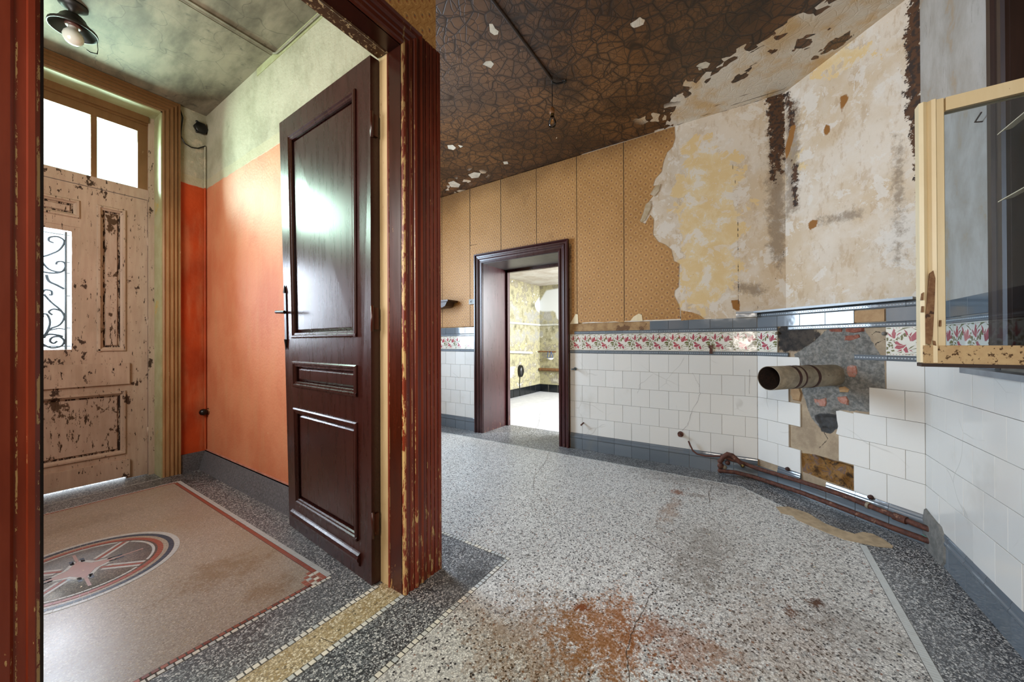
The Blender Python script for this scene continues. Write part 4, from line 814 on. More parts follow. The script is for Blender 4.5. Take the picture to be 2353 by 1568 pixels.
# lining: reveal, bead, cream rebate
for sx, x in ((1, .965), (-1, .085)):
    mb = MB(); a, b = sorted((x, x+sx*.045)); mb.box((a, 1.158, 0), (b, 1.232, 2.235)); mb.build('jamb_lining', P_REVEAL, tr)
    mb = MB(); mb.tube([(x+sx*.002, 1.238, 0), (x+sx*.002, 1.238, 2.19)], .006, 8); mb.build('jamb_bead', P_RED, tr)
    mb = MB(); a, b = sorted((x+sx*.004, x+sx*.045)); mb.box((a, 1.244, 0), (b, 1.302, 2.235)); mb.build('rebate', P_CREAM if sx > 0 else BLACK, tr)
mb = MB(); mb.box((.07, 1.262, 0), (.0985, 1.302, 2.19)); mb.build('door_stop', P_DARKF, tr)
mb = MB(); mb.box((.085, 1.158, 2.19), (.965, 1.232, 2.235)); mb.build('head_lining', P_REVEAL, tr)
mb = MB(); mb.box((.085, 1.244, 2.196), (.965, 1.302, 2.235)); mb.tube([(.085, 1.238, 2.192), (.965, 1.238, 2.192)], .006, 8); mb.build('head_rebate', mat_paint('worn_brown_head_rebate', ('4a3018', '5a3c1e', '38200c'), 'c9b080', .62, .5, vert=False, wear=.3), tr)
# brown leaf. local frame: x from hinge (0) to lock edge (.81), y = thickness toward the orange wall, z up
HX, HY = .926, 1.300; ang = math.atan2(.81, .064)
LW, LH = .812, 2.185
leaf = empty('door_1', (HX, HY, 0), 'tall glossy dark brown panelled door leaf standing open in the hall', 'door', kind='structure', rz=ang)
LM = Matrix.Translation((HX, HY, 0)) @ Matrix.Rotation(ang, 4, 'Z')
def warp_leaf(mb):
    out = []
    for v in mb.v:
        v = Vector(v); k = (v.x/LW); v = v+Vector((0, k*(v.z/LH*.046-.0), 0)); out.append(tuple(v))      # the leaf has sagged and twisted
    mb.v = out
def leafpart(mb, name, mat): warp_leaf(mb); return mb.build(name, mat, leaf, LM)
TH = .040
# local +y points away from the orange wall (left-handed turn): visible face is at y=+0
def lbox(mb, x0, x1, z0, z1, y0, y1, nx=1, nz=1):
    for i in range(nx):
        for j in range(nz): mb.box((x0+(x1-x0)*i/nx, y0, z0+(z1-z0)*j/nz), (x0+(x1-x0)*(i+1)/nx, y1, z0+(z1-z0)*(j+1)/nz))
G = .005
for (x0, x1, z0, z1, nm) in ((0, .100, G, LH, 'stile'), (.715, LW, G, LH, 'stile'), (.100, .715, 2.085, LH, 'rail'), (.100, .715, .905, 1.025, 'rail'), (.100, .715, .660, .770, 'rail'), (.100, .715, G, .155, 'rail')):
    mb = MB(); mb.box((x0, -TH, z0), (x1, 0, z1)); leafpart(mb, nm, P_DOOR)
mol = [(0, -.004), (0, .006), (.006, .010), (.014, .010), (.018, .004), (.026, .004), (.030, -.002), (.030, -.012)]
for (z0, z1) in ((1.025, 2.085), (.770, .905), (.155, .660)):
    x0, x1 = .100, .715; r = .030
    mb = MB(); mb.box((x0-.002, -TH+.008, z0-.002), (x1+.002, -.016, z1+.002))
    q0 = [(x0+.030, -.016, z0+.030), (x1-.030, -.016, z0+.030), (x1-.030, -.016, z1-.030), (x0+.030, -.016, z1-.030)]
    q1 = [(x0+.048, -.006, z0+.045), (x1-.048, -.006, z0+.045), (x1-.048, -.006, z1-.045), (x0+.048, -.006, z1-.045)]
    mb.add(q0+q1, [(4, 5, 6, 7)]+[(i, (i+1) % 4, (i+1) % 4+4, i+4) for i in range(4)]); leafpart(mb, 'door_panel', P_DOOR)
    mb = MB(); mb.sweep([(x0, 0, z0), (x0, 0, z1), (x1, 0, z1), (x1, 0, z0), (x0, 0, z0)], (0, 1, 0), mol, -1)
    leafpart(mb, 'panel_moulding', P_DOOR)
mb = MB()
pf = [(.050, 0), (.058, .008), (.070, .008), (.076, .014), (.086, .016), (.094, .010), (.100, .012), (.106, .004), (.110, 0)]
k = len(pf); mb.add([(x, o, z) for x in (.085, .765) for z, o in pf], [(j, j+1, j+1+k, j+k) for j in range(k-1)]+[list(range(k)), list(range(2*k-1, k-1, -1))]); leafpart(mb, 'weather_bar', P_DOOR)
for zc in (1.90, 1.10, .25):
    mb = MB(); mb.lathe([(0, zc-.055), (.006, zc-.052), (.0065, zc+.052), (0, zc+.055)], Matrix.Translation((-.006, -.002, 0)), 10); mb.box((-.008, -.030, zc-.045), (-.0005, -.004, zc+.045)); leafpart(mb, 'hinge', P_REVEAL)
hd = MB(); hd.box((.778, .0, 1.02), (.802, .004, 1.27)); hd.tube([(.79, .002, 1.27), (.79, .004, 1.31)], [.011, .002], 8); hd.tube([(.79, .002, 1.02), (.79, .004, .965)], [.011, .002], 8)
warp_leaf(hd); handle = hd.build('door_handle', BLACK, leaf, LM)
hd = MB(); hd.tube([(.79, .0, 1.165), (.79, .045, 1.165)], .008, 10); hd.tube([(.79, .045, 1.165), (.755, .050, 1.163), (.69, .046, 1.16)], [.009, .008, .007], 10)
warp_leaf(hd); h2 = hd.build('lever', BLACK, handle, LM)
hd = MB(); hd.tube([(.79, -TH, 1.165), (.79, -TH-.05, 1.165), (.80, -TH-.052, 1.165), (.90, -TH-.048, 1.168)], [.007, .008, .008, .009], 10)
warp_leaf(hd); h3 = hd.build('lever', M_BRASS, handle, LM)
# ================================================================= DOORWAY IN THE BACK WALL
tb = empty('trim_3', (3.175, 2.0, 0), 'dark oxblood casing and deep lining of the doorway in the tiled wall', 'door casing', kind='structure')
PB = flat_prof(.105, .03, [(0, .018), (.008, .022), (.022, .022), (.026, .014), (.042, .016), (.050, .024), (.062, .026), (.068, .018), (.085, .020), (.092, .034), (.105, .034)])
mb = MB(); mb.sweep([(3.172, DY0, 0), (3.172, DY0, DZ-.03), (3.172, DY1, DZ-.03), (3.172, DY1, 0)], (-1, 0, 0), PB, 1); mb.build('casing', P_BACKD, tb)
mb = MB(); mb.box((3.168, DY1-.004, 0), (3.66, DY1+.02, DZ-.03)); mb.build('jamb_lining', P_BACKD, tb)
mb = MB(); mb.box((3.168, DY0-.02, 0), (3.66, DY0+.004, DZ-.03)); mb.build('jamb_lining', P_BACKD, tb)
mb = MB(); mb.box((3.168, DY0-.02, DZ-.034), (3.66, DY1+.02, DZ)); mb.build('head_lining', mat_flat('grey_brown_soffit_paint', '4c4644', .35), tb)
mb = MB(); mb.box((3.61, DY1-.03, 0), (3.66, DY1-.004, DZ-.035)); mb.box((3.61, DY0+.004, 0), (3.66, DY0+.03, DZ-.035)); mb.box((3.61, DY0, DZ-.064), (3.66, DY1, DZ-.034)); mb.build('door_stop', P_BACKD, tb)
# ================================================================= FRONT DOOR
YD = 3.85
tf = empty('trim_4', (.3, 3.67, 0), 'ochre-brown fluted casing around the old front door', 'door casing', kind='structure')
PH = flat_prof(.10, .03, [(0, .012), (.010, .016), (.014, .010), (.026, .010), (.030, .016), (.036, .016), (.040, .010), (.050, .010), (.054, .018), (.060, .018), (.064, .010), (.070, .010), (.074, .020), (.080, .020), (.084, .012), (.092, .012), (.095, .026), (.10, .026)])
mb = MB(); mb.sweep([(.83, 3.67, 0), (.83, 3.67, 2.735), (-.24, 3.67, 2.735), (-.24, 3.67, 0)], (0, -1, 0), PH, 1); mb.build('casing', P_HCAS, tf)
M_REVL = mat_rough('green_batten_and_lit_reveal', 'a9ab84', '9c9a70', 10, .45, .1, (.62, 'b39a52'))  # green light on the reveal put into the colour; the batten is green itself
mb = MB(); mb.box((.822, 3.665, 0), (.832, YD, 2.74)); mb.box((-.242, 3.665, 0), (-.232, YD, 2.74)); mb.box((-.24, 3.665, 2.726), (.83, YD, 2.737)); mb.build('reveal', M_REVL, tf)
fdr = empty('door_2', (.296, YD, 0), 'peeling beige panelled front door with iron grille and transom light', 'door', kind='structure')
def X_(px, Y=YD): return onY(px, 784, Y).x
def Z_(px, py, Y=YD): return onY(px, py, Y).z
def fbox(name, x0, x1, z0, z1, y0, y1, mat, par=fdr):
    mb = MB(); mb.box((x0, y0, z0), (x1, y1, z1)); return mb.build(name, mat, par)
CX = .296
def mir(x): return 2*CX-x
for x0, x1 in ((.79, .824), (mir(.824), mir(.79))): fbox('frame_post', x0, x1, 0, 2.73, YD-.02, YD+.08, P_FDOOR)
fbox('frame_head', mir(.79), .79, 2.68, 2.73, YD-.03, YD+.08, P_HCAS); fbox('frame_moulding', mir(.79), .79, 2.665, 2.68, YD-.01, YD+.05, P_HCAS)
# transom light
fbox('transom_rail', mir(.79), .79, 2.10, 2.175, YD, YD+.06, P_FDOOR); fbox('transom_rail', mir(.79), .79, 2.605, 2.665, YD, YD+.06, P_HCAS)
tx = [(.735, .79), (.503, .532), (.270, .300), (mir(.532), mir(.503)), (mir(.79), mir(.735))]
for x0, x1 in tx: fbox('glazing_bar', x0, x1, 2.175, 2.605, YD+.002, YD+.05, P_HCAS)
for i in range(4): fbox('pane', tx[i+1][1]-.003, tx[i][0]+.003, 2.17, 2.61, YD+.022, YD+.026, GL_GREEN)
# leaf: stiles, rails, panels
zl = .075
fbox('stile', .675, .788, .006, 2.095, YD, YD+.05, P_FDOOR); fbox('stile', mir(.788), mir(.675), .006, 2.095, YD, YD+.05, P_FDOOR)
fbox('rail', mir(.675), .675, 1.985, 2.095, YD, YD+.05, P_FDOOR); fbox('rail', mir(.675), .675, .86, .945, YD, YD+.05, P_FDOOR)
fbox('rail', mir(.675), .675, .655, .705, YD, YD+.05, P_FDOOR); fbox('rail', mir(.675), .675, .022, .19, YD, YD+.05, P_FDOOR)
for x0, x1 in ((.455, .530), (mir(.530), mir(.455))): fbox('stile', x0, x1, .945, 1.985, YD, YD+.05, P_FDOOR)
fm = [(0, -.004), (0, .004), (.006, .012), (.016, .012), (.022, .002), (.030, -.004), (.030, -.012)]
def fpanel(x0, x1, z0, z1, mat):
    mb = MB(); mb.box((x0-.004, YD+.018, z0-.004), (x1+.004, YD+.04, z1+.004))
    q0 = [(x0+.04, YD+.018, z0+.04), (x1-.04, YD+.018, z0+.04), (x1-.04, YD+.018, z1-.04), (x0+.04, YD+.018, z1-.04)]; q1 = [(a+(.006 if a < (x0+x1)/2 else -.006), YD+.008, c+(.006 if c < (z0+z1)/2 else -.006)) for a, b, c in q0]
    mb.add(q0+q1, [(4, 5, 6, 7)]+[(i, (i+1) % 4, (i+1) % 4+4, i+4) for i in range(4)]); mb.build('door_panel', mat, fdr)
    mb = MB(); mb.sweep([(x0+.038, YD+.017, z0+.038), (x0+.038, YD+.017, z1-.038), (x1-.038, YD+.017, z1-.038), (x1-.038, YD+.017, z0+.038), (x0+.038, YD+.017, z0+.038)], (0, -1, 0), [(-.010, -.001), (-.010, .0012), (.003, .0012), (.003, -.001)], 1); mb.build('exposed_wood', P_EXPO, fdr)
    mb = MB(); mb.sweep([(x0, YD, z0), (x0, YD, z1), (x1, YD, z1), (x1, YD, z0), (x0, YD, z0)], (0, -1, 0), fm, 1); mb.build('panel_moulding', P_FDOOR, fdr)
fpanel(.530, .675, .945, 1.985, P_FPANEL); fpanel(mir(.675), mir(.530), .945, 1.985, P_FPANEL)
fpanel(mir(.675), .675, .19, .655, P_FPANEL); fpanel(mir(.455), .455, 1.86, 1.985, P_FPANEL)
fbox('lock_board', mir(.69), .69, .705, .86, YD-.018, YD+.02, P_FDOOR); fbox('weather_board', mir(.69), 0.69, .026, .15, YD-.022, YD+.01, P_FDOOR)
# glazed light with grille
fbox('rail', mir(.455), .455, 1.80, 1.86, YD, YD+.05, P_FDOOR)
for x0, x1 in ((.418, .455), (mir(.455), mir(.418))): fbox('glazing_bar', x0, x1, .945, 1.80, YD+.004, YD+.05, P_FDOOR)
fbox('glazing_bar', mir(.418), .418, 1.765, 1.80, YD+.004, YD+.05, P_FDOOR); fbox('glazing_bar', mir(.418), .418, .925, .962, YD+.004, YD+.05, P_FDOOR)
fbox('pane', mir(.42), .42, .955, 1.77, YD+.03, YD+.034, GL_DOOR)
gr = MB(); GY = YD+.06
def bar(a, b, r=.006): gr.tube([(a[0], GY, a[1]), (b[0], GY, b[1])], r, 6)
for x in (.398, mir(.398), CX): bar((x, .955), (x, 1.775), .0065)
for z in (.985, 1.745, 1.56, 1.485, 1.33, 1.11): bar((mir(.42), z), (.42, z), .0035) if z in (.985, 1.745) else (bar((CX, z), (.42, z)) if False else bar((.398, z), (.42, z), .0035))
for z in (1.56, 1.485, 1.33): bar((mir(.42), z), (mir(.398), z), .0035); gr.lathe([(0, -.012), (.010, 0), (0, .012)], Matrix.Translation((CX, GY, z)), 8)
def curl(pts, r=.0062):
    P = [Vector((a, GY, b)) for a, b in pts]; out = []
    for i in range(len(P)-1):
        p0, p1, p2, p3 = P[max(i-1, 0)], P[i], P[i+1], P[min(i+2, len(P)-1)]
        for t in (0, .25, .5, .75): out.append(.5*((2*p1)+(p2-p0)*t+(2*p0-5*p1+4*p2-p3)*t*t+(3*p1-p0-3*p2+p3)*t**3))
    gr.tube(out+[P[-1]], r, 6)
w_ = .100
def both(pts, r=.0062):
    curl([(CX+a*w_, z) for a, z in pts], r); curl([(CX-a*w_, z) for a, z in pts], r)
both([(0, 1.575), (.35, 1.60), (.75, 1.64), (.95, 1.70), (.7, 1.725), (.35, 1.715), (.30, 1.69), (.5, 1.68)])
both([(0, 1.55), (.3, 1.50), (.8, 1.49), (1.0, 1.53), (.9, 1.56), (.65, 1.555), (.6, 1.535)])
both([(0, 1.48), (.4, 1.475), (.75, 1.485), (1.0, 1.51)])
both([(.2, 1.46), (.3, 1.42), (.6, 1.40), (.95, 1.375)], .008)
both([(0, 1.33), (.15, 1.36), (.40, 1.355), (.42, 1.33), (.3, 1.33)]); both([(.1, 1.33), (.4, 1.28), (.8, 1.23), (.95, 1.19)])
both([(.1, 1.04), (.35, 1.10), (.75, 1.13), (.95, 1.18), (.85, 1.22), (.5, 1.235), (.3, 1.215), (.45, 1.195)])
both([(0, 1.03), (.25, 1.09), (.35, 1.15), (.2, 1.20), (-.05, 1.19), (0, 1.17)]); both([(.3, 1.09), (.7, 1.105), (1.0, 1.10)], .004)
both([(.05, 1.0), (.4, .975), (.8, .985), (.95, 1.02), (.75, 1.05), (.45, 1.045), (.35, 1.02), (.5, 1.005), (.65, 1.02)]); both([(0, 1.04), (.3, 1.065), (.7, 1.06), (.9, 1.05)])
gr.build('iron_grille', M_IRON, fdr)
for z in (1.78, 1.17, .33):
    mb = MB(); mb.lathe([(0, z-.035), (.007, z-.033), (.007, z+.033), (0, z+.035)], Matrix.Translation((.789, YD-.004, 0)), 10); mb.build('hinge', P_FDOOR, fdr)
# ================================================================= HALL FITTINGS
# ceiling lamp
lc = onZ(178, 2, ZH); LX, LY = lc.x+.0, lc.y+.0
lampx, lampy = .337, 3.06
lamp = empty('ceiling_lamp', (lampx, lampy, ZH-.26), 'black metal ceiling lamp with bare opal bulb in the hall', 'ceiling light')
T_ = Matrix.Translation((lampx, lampy, ZH))
mb = MB(); mb.lathe([(0, 0), (.055, 0), (.055, -.010), (.040, -.022), (.018, -.035), (.015, -.055)], T_, 24); mb.build('ceiling_rose', M_LAMPM, lamp)
mb = MB(); mb.lathe([(.018, -.050), (.034, -.058), (.048, -.075), (.052, -.086), (.066, -.105), (.082, -.122), (.090, -.126), (.092, -.140), (.088, -.140), (.086, -.130), (.060, -.108), (.040, -.085), (.015, -.070)], T_, 28); mb.build('lamp_shade', M_LAMPM, lamp)
mb = MB(); mb.lathe([(0, -.085), (.028, -.088), (.030, -.110), (.032, -.114), (.030, -.120), (.024, -.122), (.0, -.122)], T_, 20); mb.build('lamp_holder', M_LAMPC, lamp)
mb = MB(); mb.lathe([(.018, -.118), (.019, -.130), (.024, -.140), (.036, -.156), (.040, -.172), (.038, -.190), (.028, -.206), (.014, -.214), (0, -.216)], T_, 24); mb.build('bulb', M_OPAL, lamp)
mb = MB(); mb.tube([(lampx+.085, lampy-.01, ZH-.14), (lampx+.088, lampy-.01, ZH-.19), (lampx+.085, lampy-.012, ZH-.215), (lampx+.06, lampy-.015, ZH-.225), (lampx+.045, lampy-.015, ZH-.218)], [.002, .0015, .003, .0035, .002], 6); mb.build('pull_chain', M_LAMPM, lamp)
# batten and cable on the ceiling
mb = MB(); mb.box((-.5, 2.494, ZH-.010), (1.085, 2.520, ZH+.001)); tag(mb.build('ceiling_batten', M_HCEIL), 'slim painted batten crossing the hall ceiling', 'batten')
mb = MB(); mb.tube([(1.082, 2.50, ZH-.012), (1.083, 2.46, ZH-.03), (1.083, 2.40, ZH-.034), (1.083, 1.32, ZH-.034)], .006, 8); mb.tube([(1.085, 2.53, ZH-.012), (-.5, 2.53, ZH-.012)], .003, 6); tag(mb.build('conduit', M_HCEIL), 'thin conduit along the top of the green wall band', 'conduit')
mb = MB(); mb.box((1.0905, 1.31, ZH-.05), (1.0942, 2.75, ZH-.002)); tag(mb.build('picture_rail', M_REVL), 'flat green painted batten at the top of the hall wall', 'batten')
# junction box and loose cable
jb = onY(463, 293, 3.63)
box = empty('junction_box', tuple(jb), 'black six-sided junction box in the upper corner of the hall', 'junction box')
mb = MB(); mb.lathe([(0, .0), (.042, .0), (.046, .012), (.046, .035), (.040, .040), (0, .040)], Matrix.Translation((jb.x, 3.668, jb.z)) @ Matrix.Rotation(math.pi/2, 4, 'X'), 6); o = mb.build('box_body', BLACK, box)
for a in (0, 120, 240):
    mb = MB(); c = Vector((jb.x+.047*math.cos(math.radians(a)), 3.645, jb.z+.047*math.sin(math.radians(a)))); mb.lathe([(0, -.008), (.009, -.006), (.009, .006), (0, .008)], Matrix.Translation(c), 8); mb.build('gland', BLACK, box)
cab = [onY(x, y, 3.655) for x, y in ((414, 252), (420, 270), (417, 290), (415, 312), (425, 330), (440, 339), (455, 341), (472, 336))]
mb = MB(); mb.tube(cab, .0045, 8); tag(mb.build('cable', BLACK), 'loose black cable looping from the door casing to the corner', 'cable')
cpts = [(1.080, 3.655, 2.60), (1.080, 3.655, 1.22)]
mb = MB(); mb.tube([(1.082, 3.655, z) for z in (2.58, 2.2, 1.8, 1.5, 1.22, .62, .15)], .006, 8); tag(mb.build('corner_conduit', M_ORANGE_UNLIT), 'orange painted conduit running down the hall corner', 'conduit')
bs = empty('door_stop_bumper', (1.07, 3.60, .50), 'small black rubber ball stop low in the hall corner', 'door stop')
sp = onX(468, 945, 1.08)
mb = MB(); mb.lathe([(0, -.026), (.018, -.022), (.026, -.008), (.026, .006), (.018, .020), (0, .026)], Matrix.Translation((1.062, 3.635, sp.z)), 16); mb.build('rubber_ball', BLACK, bs)
mb = MB(); mb.lathe([(.024, 0), (.028, .0), (.028, .008), (0, .008)], Matrix.Translation((1.092, 3.635, sp.z)) @ Matrix.Rotation(math.pi/2, 4, 'Y'), 16); mb.build('mount_ring', M_BRASS, bs)
# ================================================================= KITCHEN FITTINGS
# conduit on the ceiling and hanging bulb
mb = MB(); mb.tube([(1.165, 1.083, ZK-.006), (1.6, 1.083, ZK-.006), (2.0, 1.085, ZK-.007), (2.145, 1.088, ZK-.008)], .008, 8); tag(mb.build('conduit', mat_flat('sooty_conduit', '2a1c12', .5)), 'sooty conduit on the brown kitchen ceiling leading to the bulb', 'conduit')
bl = empty('pendant_bulb', (2.165, 1.09, 2.41), 'clear filament bulb hanging on a short black wire from the brown ceiling', 'pendant light')
bx, by = 2.163, 1.092
mb = MB(); mb.tube([(bx-.02, by, ZK), (bx-.005, by-.002, ZK-.015), (bx, by, ZK-.04), (bx+.002, by, ZK-.10), (bx-.001, by, ZK-.165), (bx+.002, by, ZK-.19)], .003, 6); mb.build('wire', BLACK, bl)
mb = MB(); mb.tube([(bx, by, ZK-.015), (bx+.02, by-.02, ZK-.022), (bx+.045, by-.05, ZK-.012), (bx+.05, by-.06, ZK-.004)], .006, 8); mb.lathe([(0, -.012), (.014, -.010), (.016, 0)], Matrix.Translation((bx+.055, by-.065, ZK)), 10); mb.build('ceiling_hook', BLACK, bl)
mb = MB(); mb.lathe([(0, -.180), (.008, -.182), (.016, -.195), (.017, -.215), (.015, -.226), (0, -.226)], Matrix.Translation((bx, by, ZK)), 16); mb.build('lamp_holder', M_CERB, bl)
mb = MB(); mb.lathe([(.012, -.224), (.013, -.240), (.0125, -.242)], Matrix.Translation((bx, by, ZK)), 16); mb.build('bulb_cap', M_BRASS, bl)
mb = MB(); mb.lathe([(.0125, -.240), (.015, -.254), (.024, -.272), (.0265, -.288), (.023, -.304), (.013, -.315), (0, -.318)], Matrix.Translation((bx, by, ZK)), 24); mb.build('bulb', mat_glass('clear_bulb_shell', (.80, .80, .82, 1)), bl)
mb = MB()
for k in range(4):
    a = k*math.pi/2; mb.tube([(bx+.004*math.cos(a), by+.004*math.sin(a), ZK-.262), (bx+.009*math.cos(a), by+.009*math.sin(a), ZK-.292)], .0012, 5)
mb.build('filament', M_FIL, bl)
# flue stub
fp = CH.px(1908, 862); fz = fp[1]-.0; base = CH.P(fp[0]-.012, fz, -.02)
fl_ = empty('flue_pipe', tuple(CH.P(fp[0]-.012, fz, .0)), 'weathered round flue pipe jutting out of the cemented chimney breast', 'pipe')
tip = base+CHN*.51+Vector((0, 0, -.004)); R0 = .066
def fring(t0, t1, r, mat, name, par, cap=False): mb = MB(); mb.tube([base+(tip-base)*t0, base+(tip-base)*(t0+t1)/2, base+(tip-base)*t1], r, 32, cap=cap); return mb.build(name, mat, par)
mb = MB(); ax = (tip-base).normalized(); q = ax.to_track_quat('Z', 'Y').to_matrix().to_4x4(); LN = (tip-base).length
mb.lathe([(R0*.95, 0), (R0*.97, LN*.3), (R0, LN*.75), (R0*1.02, LN), (R0*.985, LN), (R0*.965, LN*.75), (R0*.95, LN*.4), (0, LN*.4)], Matrix.Translation(base) @ q, 40)
pipe_o = mb.build('pipe_body', M_FLUE, fl_)
mb = MB(); mb.lathe([(R0*.980, LN*.998), (R0*.958, LN*.75), (R0*.945, LN*.42), (0, LN*.45)], Matrix.Translation(base) @ q, 40); mb.build('sooty_inside', M_FLUED, fl_)
for t, wd2 in ((.70, .024), (.61, .014), (.42, .022)):
    mb = MB(); mb.lathe([(R0*.99, LN*t-wd2/2), (R0*1.012, LN*t-wd2/3), (R0*1.012, LN*t+wd2/3), (R0*.99, LN*t+wd2/2)], Matrix.Translation(base) @ q, 40); mb.build('rust_band', M_RUSTB, fl_)
# rusted heating pipes at the foot of the breast
def wallpt(px, py, off):
    if px < 1738: u, z = BK.px(px, py, off); return BK.P(u, z, off)
    u, z = CH.px(px, py, off); return CH.P(u, z, off)
po = .055
up_ = [wallpt(1655, 1048, po), wallpt(1700, 1062, po), wallpt(1740, 1077, po), wallpt(1840, 1107, po), wallpt(1935, 1138, po), wallpt(2050, 1184, po), wallpt(2140, 1219, po), wallpt(2152, 1224, po)]
lo_ = [wallpt(1652, 1082, po+.02), wallpt(1690, 1086, po+.02), wallpt(1730, 1096, po+.01), wallpt(1840, 1132, po), wallpt(1935, 1168, po), wallpt(2050, 1213, po), wallpt(2140, 1246, po), wallpt(2152, 1250, po)]
p1 = empty('heating_pipe', tuple(up_[3]), 'upper of the two rusty heating pipes along the chimney foot', 'pipe')
mb = MB(); mb.tube(up_, .0135, 12); mb.build('pipe_run', M_RUST, p1)
for px in ((2062, 1189), (2075, 1194)):
    c = wallpt(px[0], px[1], po); d = (up_[5]-up_[4]).normalized(); mb = MB(); mb.tube([c-d*.014, c+d*.014], .0190, 12); mb.build('coupling', M_RUST, p1)
c = wallpt(1995, 1162, po); mb = MB(); d = (up_[5]-up_[4]).normalized(); mb.tube([c-d*.006, c+d*.006], .0180, 12); mb.build('clamp', M_FLUE, p1)
p2 = empty('heating_pipe', tuple(lo_[3]), 'lower of the two rusty heating pipes, nearest the floor', 'pipe')
mb = MB(); mb.tube(lo_, .0140, 12); mb.build('pipe_run', M_RUST, p2)
# valve cluster and elbow at the left end
vc = empty('valve', tuple(wallpt(1665, 1065, po)), 'corroded valve and elbow where the two heating pipes end', 'valve')
el = [wallpt(x, y, po+.015) for x, y in ((1655, 1062), (1662, 1050), (1672, 1044), (1682, 1047), (1695, 1058), (1706, 1068))]
mb = MB(); mb.tube(el, [.014, .016, .017, .017, .016, .015], 12); mb.build('elbow', M_RUST, vc)
for px, r in (((1656, 1071), .024), ((1665, 1074), .017), ((1654, 1060), .018), ((1655, 1082), .019), ((1672, 1064), .018)):
    mb = MB(); mb.lathe([(0, -r), (r*.7, -r*.7), (r, 0), (r*.7, r*.7), (0, r)], Matrix.Translation(wallpt(px[0], px[1], po+.01)), 10); mb.build('valve_body', M_FLUE if r == .017 else M_RUST, vc)
c = wallpt(1708, 1071, po+.03); mb = MB(); mb.lathe([(.005, 0), (.011, 0), (.012, .012), (.005, .012)], Matrix.Translation(c) @ CHN.to_track_quat('Z', 'Y').to_matrix().to_4x4(), 14); mb.build('union_nut', M_BRASS, vc)
tb_ = [BK.P(*BK.px(x, y, .03), .03) for x, y in ((1582, 1014), (1586, 1024), (1592, 1036), (1602, 1044), (1620, 1048), (1640, 1049), (1657, 1048))]
mb = MB(); mb.tube(tb_, .006, 10); tag(mb.build('copper_tube', M_COPPER), 'thin brown bent tube rising from the valve over the blue skirting', 'tube')
gw = [wallpt(x, y, .05) for x, y in ((2118, 1228), (2128, 1235), (2140, 1238), (2148, 1240))]; mb = MB(); mb.tube(gw, .0022, 6); tag(mb.build('wire', M_GREENW), 'short green wire beside the pipes in the cement corner', 'wire')
# wall stubs and hooks
def stub(name, px, py, L, r, label, cat, mat=M_RUST, drop=0, plate=True, wall=BK):
    u, z = wall.px(px, py); a = wall.P(u, z, .0); b = wall.P(u+.004, z-drop, L); e = empty(name, tuple(a), label, cat)
    mb = MB(); mb.tube([a, (a+b)/2, b], [r*.8, r*.85, r], 10); mb.build('shank', mat, e)
    if plate: mb = MB(); mb.tube([wall.P(u, z, 0), wall.P(u, z, .006)], r*1.9, 12); mb.build('rosette', mat, e)
    return e
e = stub('wall_bolt', 1322, 848, .07, .008, 'dark iron pintle bolt beside the doorway casing on the white tiles', 'bolt', M_IRON, 0)
stub('wall_peg', 1341, 972, .05, .008, 'short rusty peg low on the white tiles near the doorway', 'peg', M_RUST, .012, False)
v = stub('water_stub', 1564, 998, .035, .012, 'rusty water pipe stub in the lowest white tile row', 'pipe stub', M_RUST, .004)
u, z = BK.px(1634, 800); e = empty('coat_hook', tuple(BK.P(u, z, 0)), 'rusty iron hook on the lily frieze left of the flue', 'hook')
mb = MB(); mb.box((-.010, 0, -.045), (.010, .008, .02), 0, BK.M(u, z)); mb.box((-.016, 0, -.002), (.016, .012, .022), 0, BK.M(u, z)); mb.build('hook_plate', M_RUST, e)
u, z = CH.px(2033, 767); mb = MB(); mb.lathe([(0, 0), (.010, 0), (.010, .008), (.006, .012), (0, .013)], CH.M(u, z) @ Matrix.Rotation(-math.pi/2, 4, 'X'), 14); tag(mb.build('wall_plug', M_CEMENT), 'round grey plug at the edge of the right lily tile', 'plug')
u, z = CH.px(1786, 766); mb = MB(); mb.lathe([(0, 0), (.011, 0), (.010, .010), (.005, .016), (0, .016)], CH.M(u, z) @ Matrix.Rotation(-math.pi/2, 4, 'X'), 10); tag(mb.build('wall_plug', M_FLUE), 'corroded plug at the edge of the sooty hole', 'plug')
for (px, py) in ((1811, 1078), (2002, 1143)):
    u, z = CH.px(px, py); e = tag(MB().build('x', G_MORT) if False else empty('iron_stub', tuple(CH.P(u, z)), 'sawn-off iron stub above the skirting, %s' % ('left of the rubble hole' if px < 1900 else 'right of the rubble hole'), 'stub'))
    mb = MB(); mb.lathe([(0, 0), (.013, 0), (.012, .012), (.006, .018), (0, .019)], CH.M(u, z) @ Matrix.Rotation(-math.pi/2, 4, 'X'), 9); mb.build('stub_end', M_RUSTB, e)
# corner shelf and light switch near the doorway
u0, z0 = BK.px(1020, 692); u1, z1 = BK.px(1052, 697)
e = empty('corner_shelf', tuple(BK.P(u0, z0)), 'small dark wooden bracket shelf on the wallpaper beside the partition', 'shelf')
zt = BK.px(1040, 694)[1]
mb = MB(); mb.box((u1, .0, zt-.012), (3.40, .17, zt+.006), 0, BK.M(0, 0)); mb.build('shelf_top', M_SHELFW, e)
mb = MB(); mb.prism([(u1+.03, zt-.012), (u1+.06, zt-.06), (u1+.10, zt-.075), (3.3, zt-.08), (3.3, zt-.012)], .02, .15, BK.M(0, 0)); mb.build('bracket', M_SHELFW, e)
u, z = BK.px(1088, 694); e = empty('light_switch', tuple(BK.P(u, z)), 'grey box light switch beside the oxblood door casing', 'switch')
mb = MB(); mb.box((-.045, 0, -.028), (.045, .028, .028), 0, BK.M(u, z)); mb.build('switch_box', M_SOCK, e)
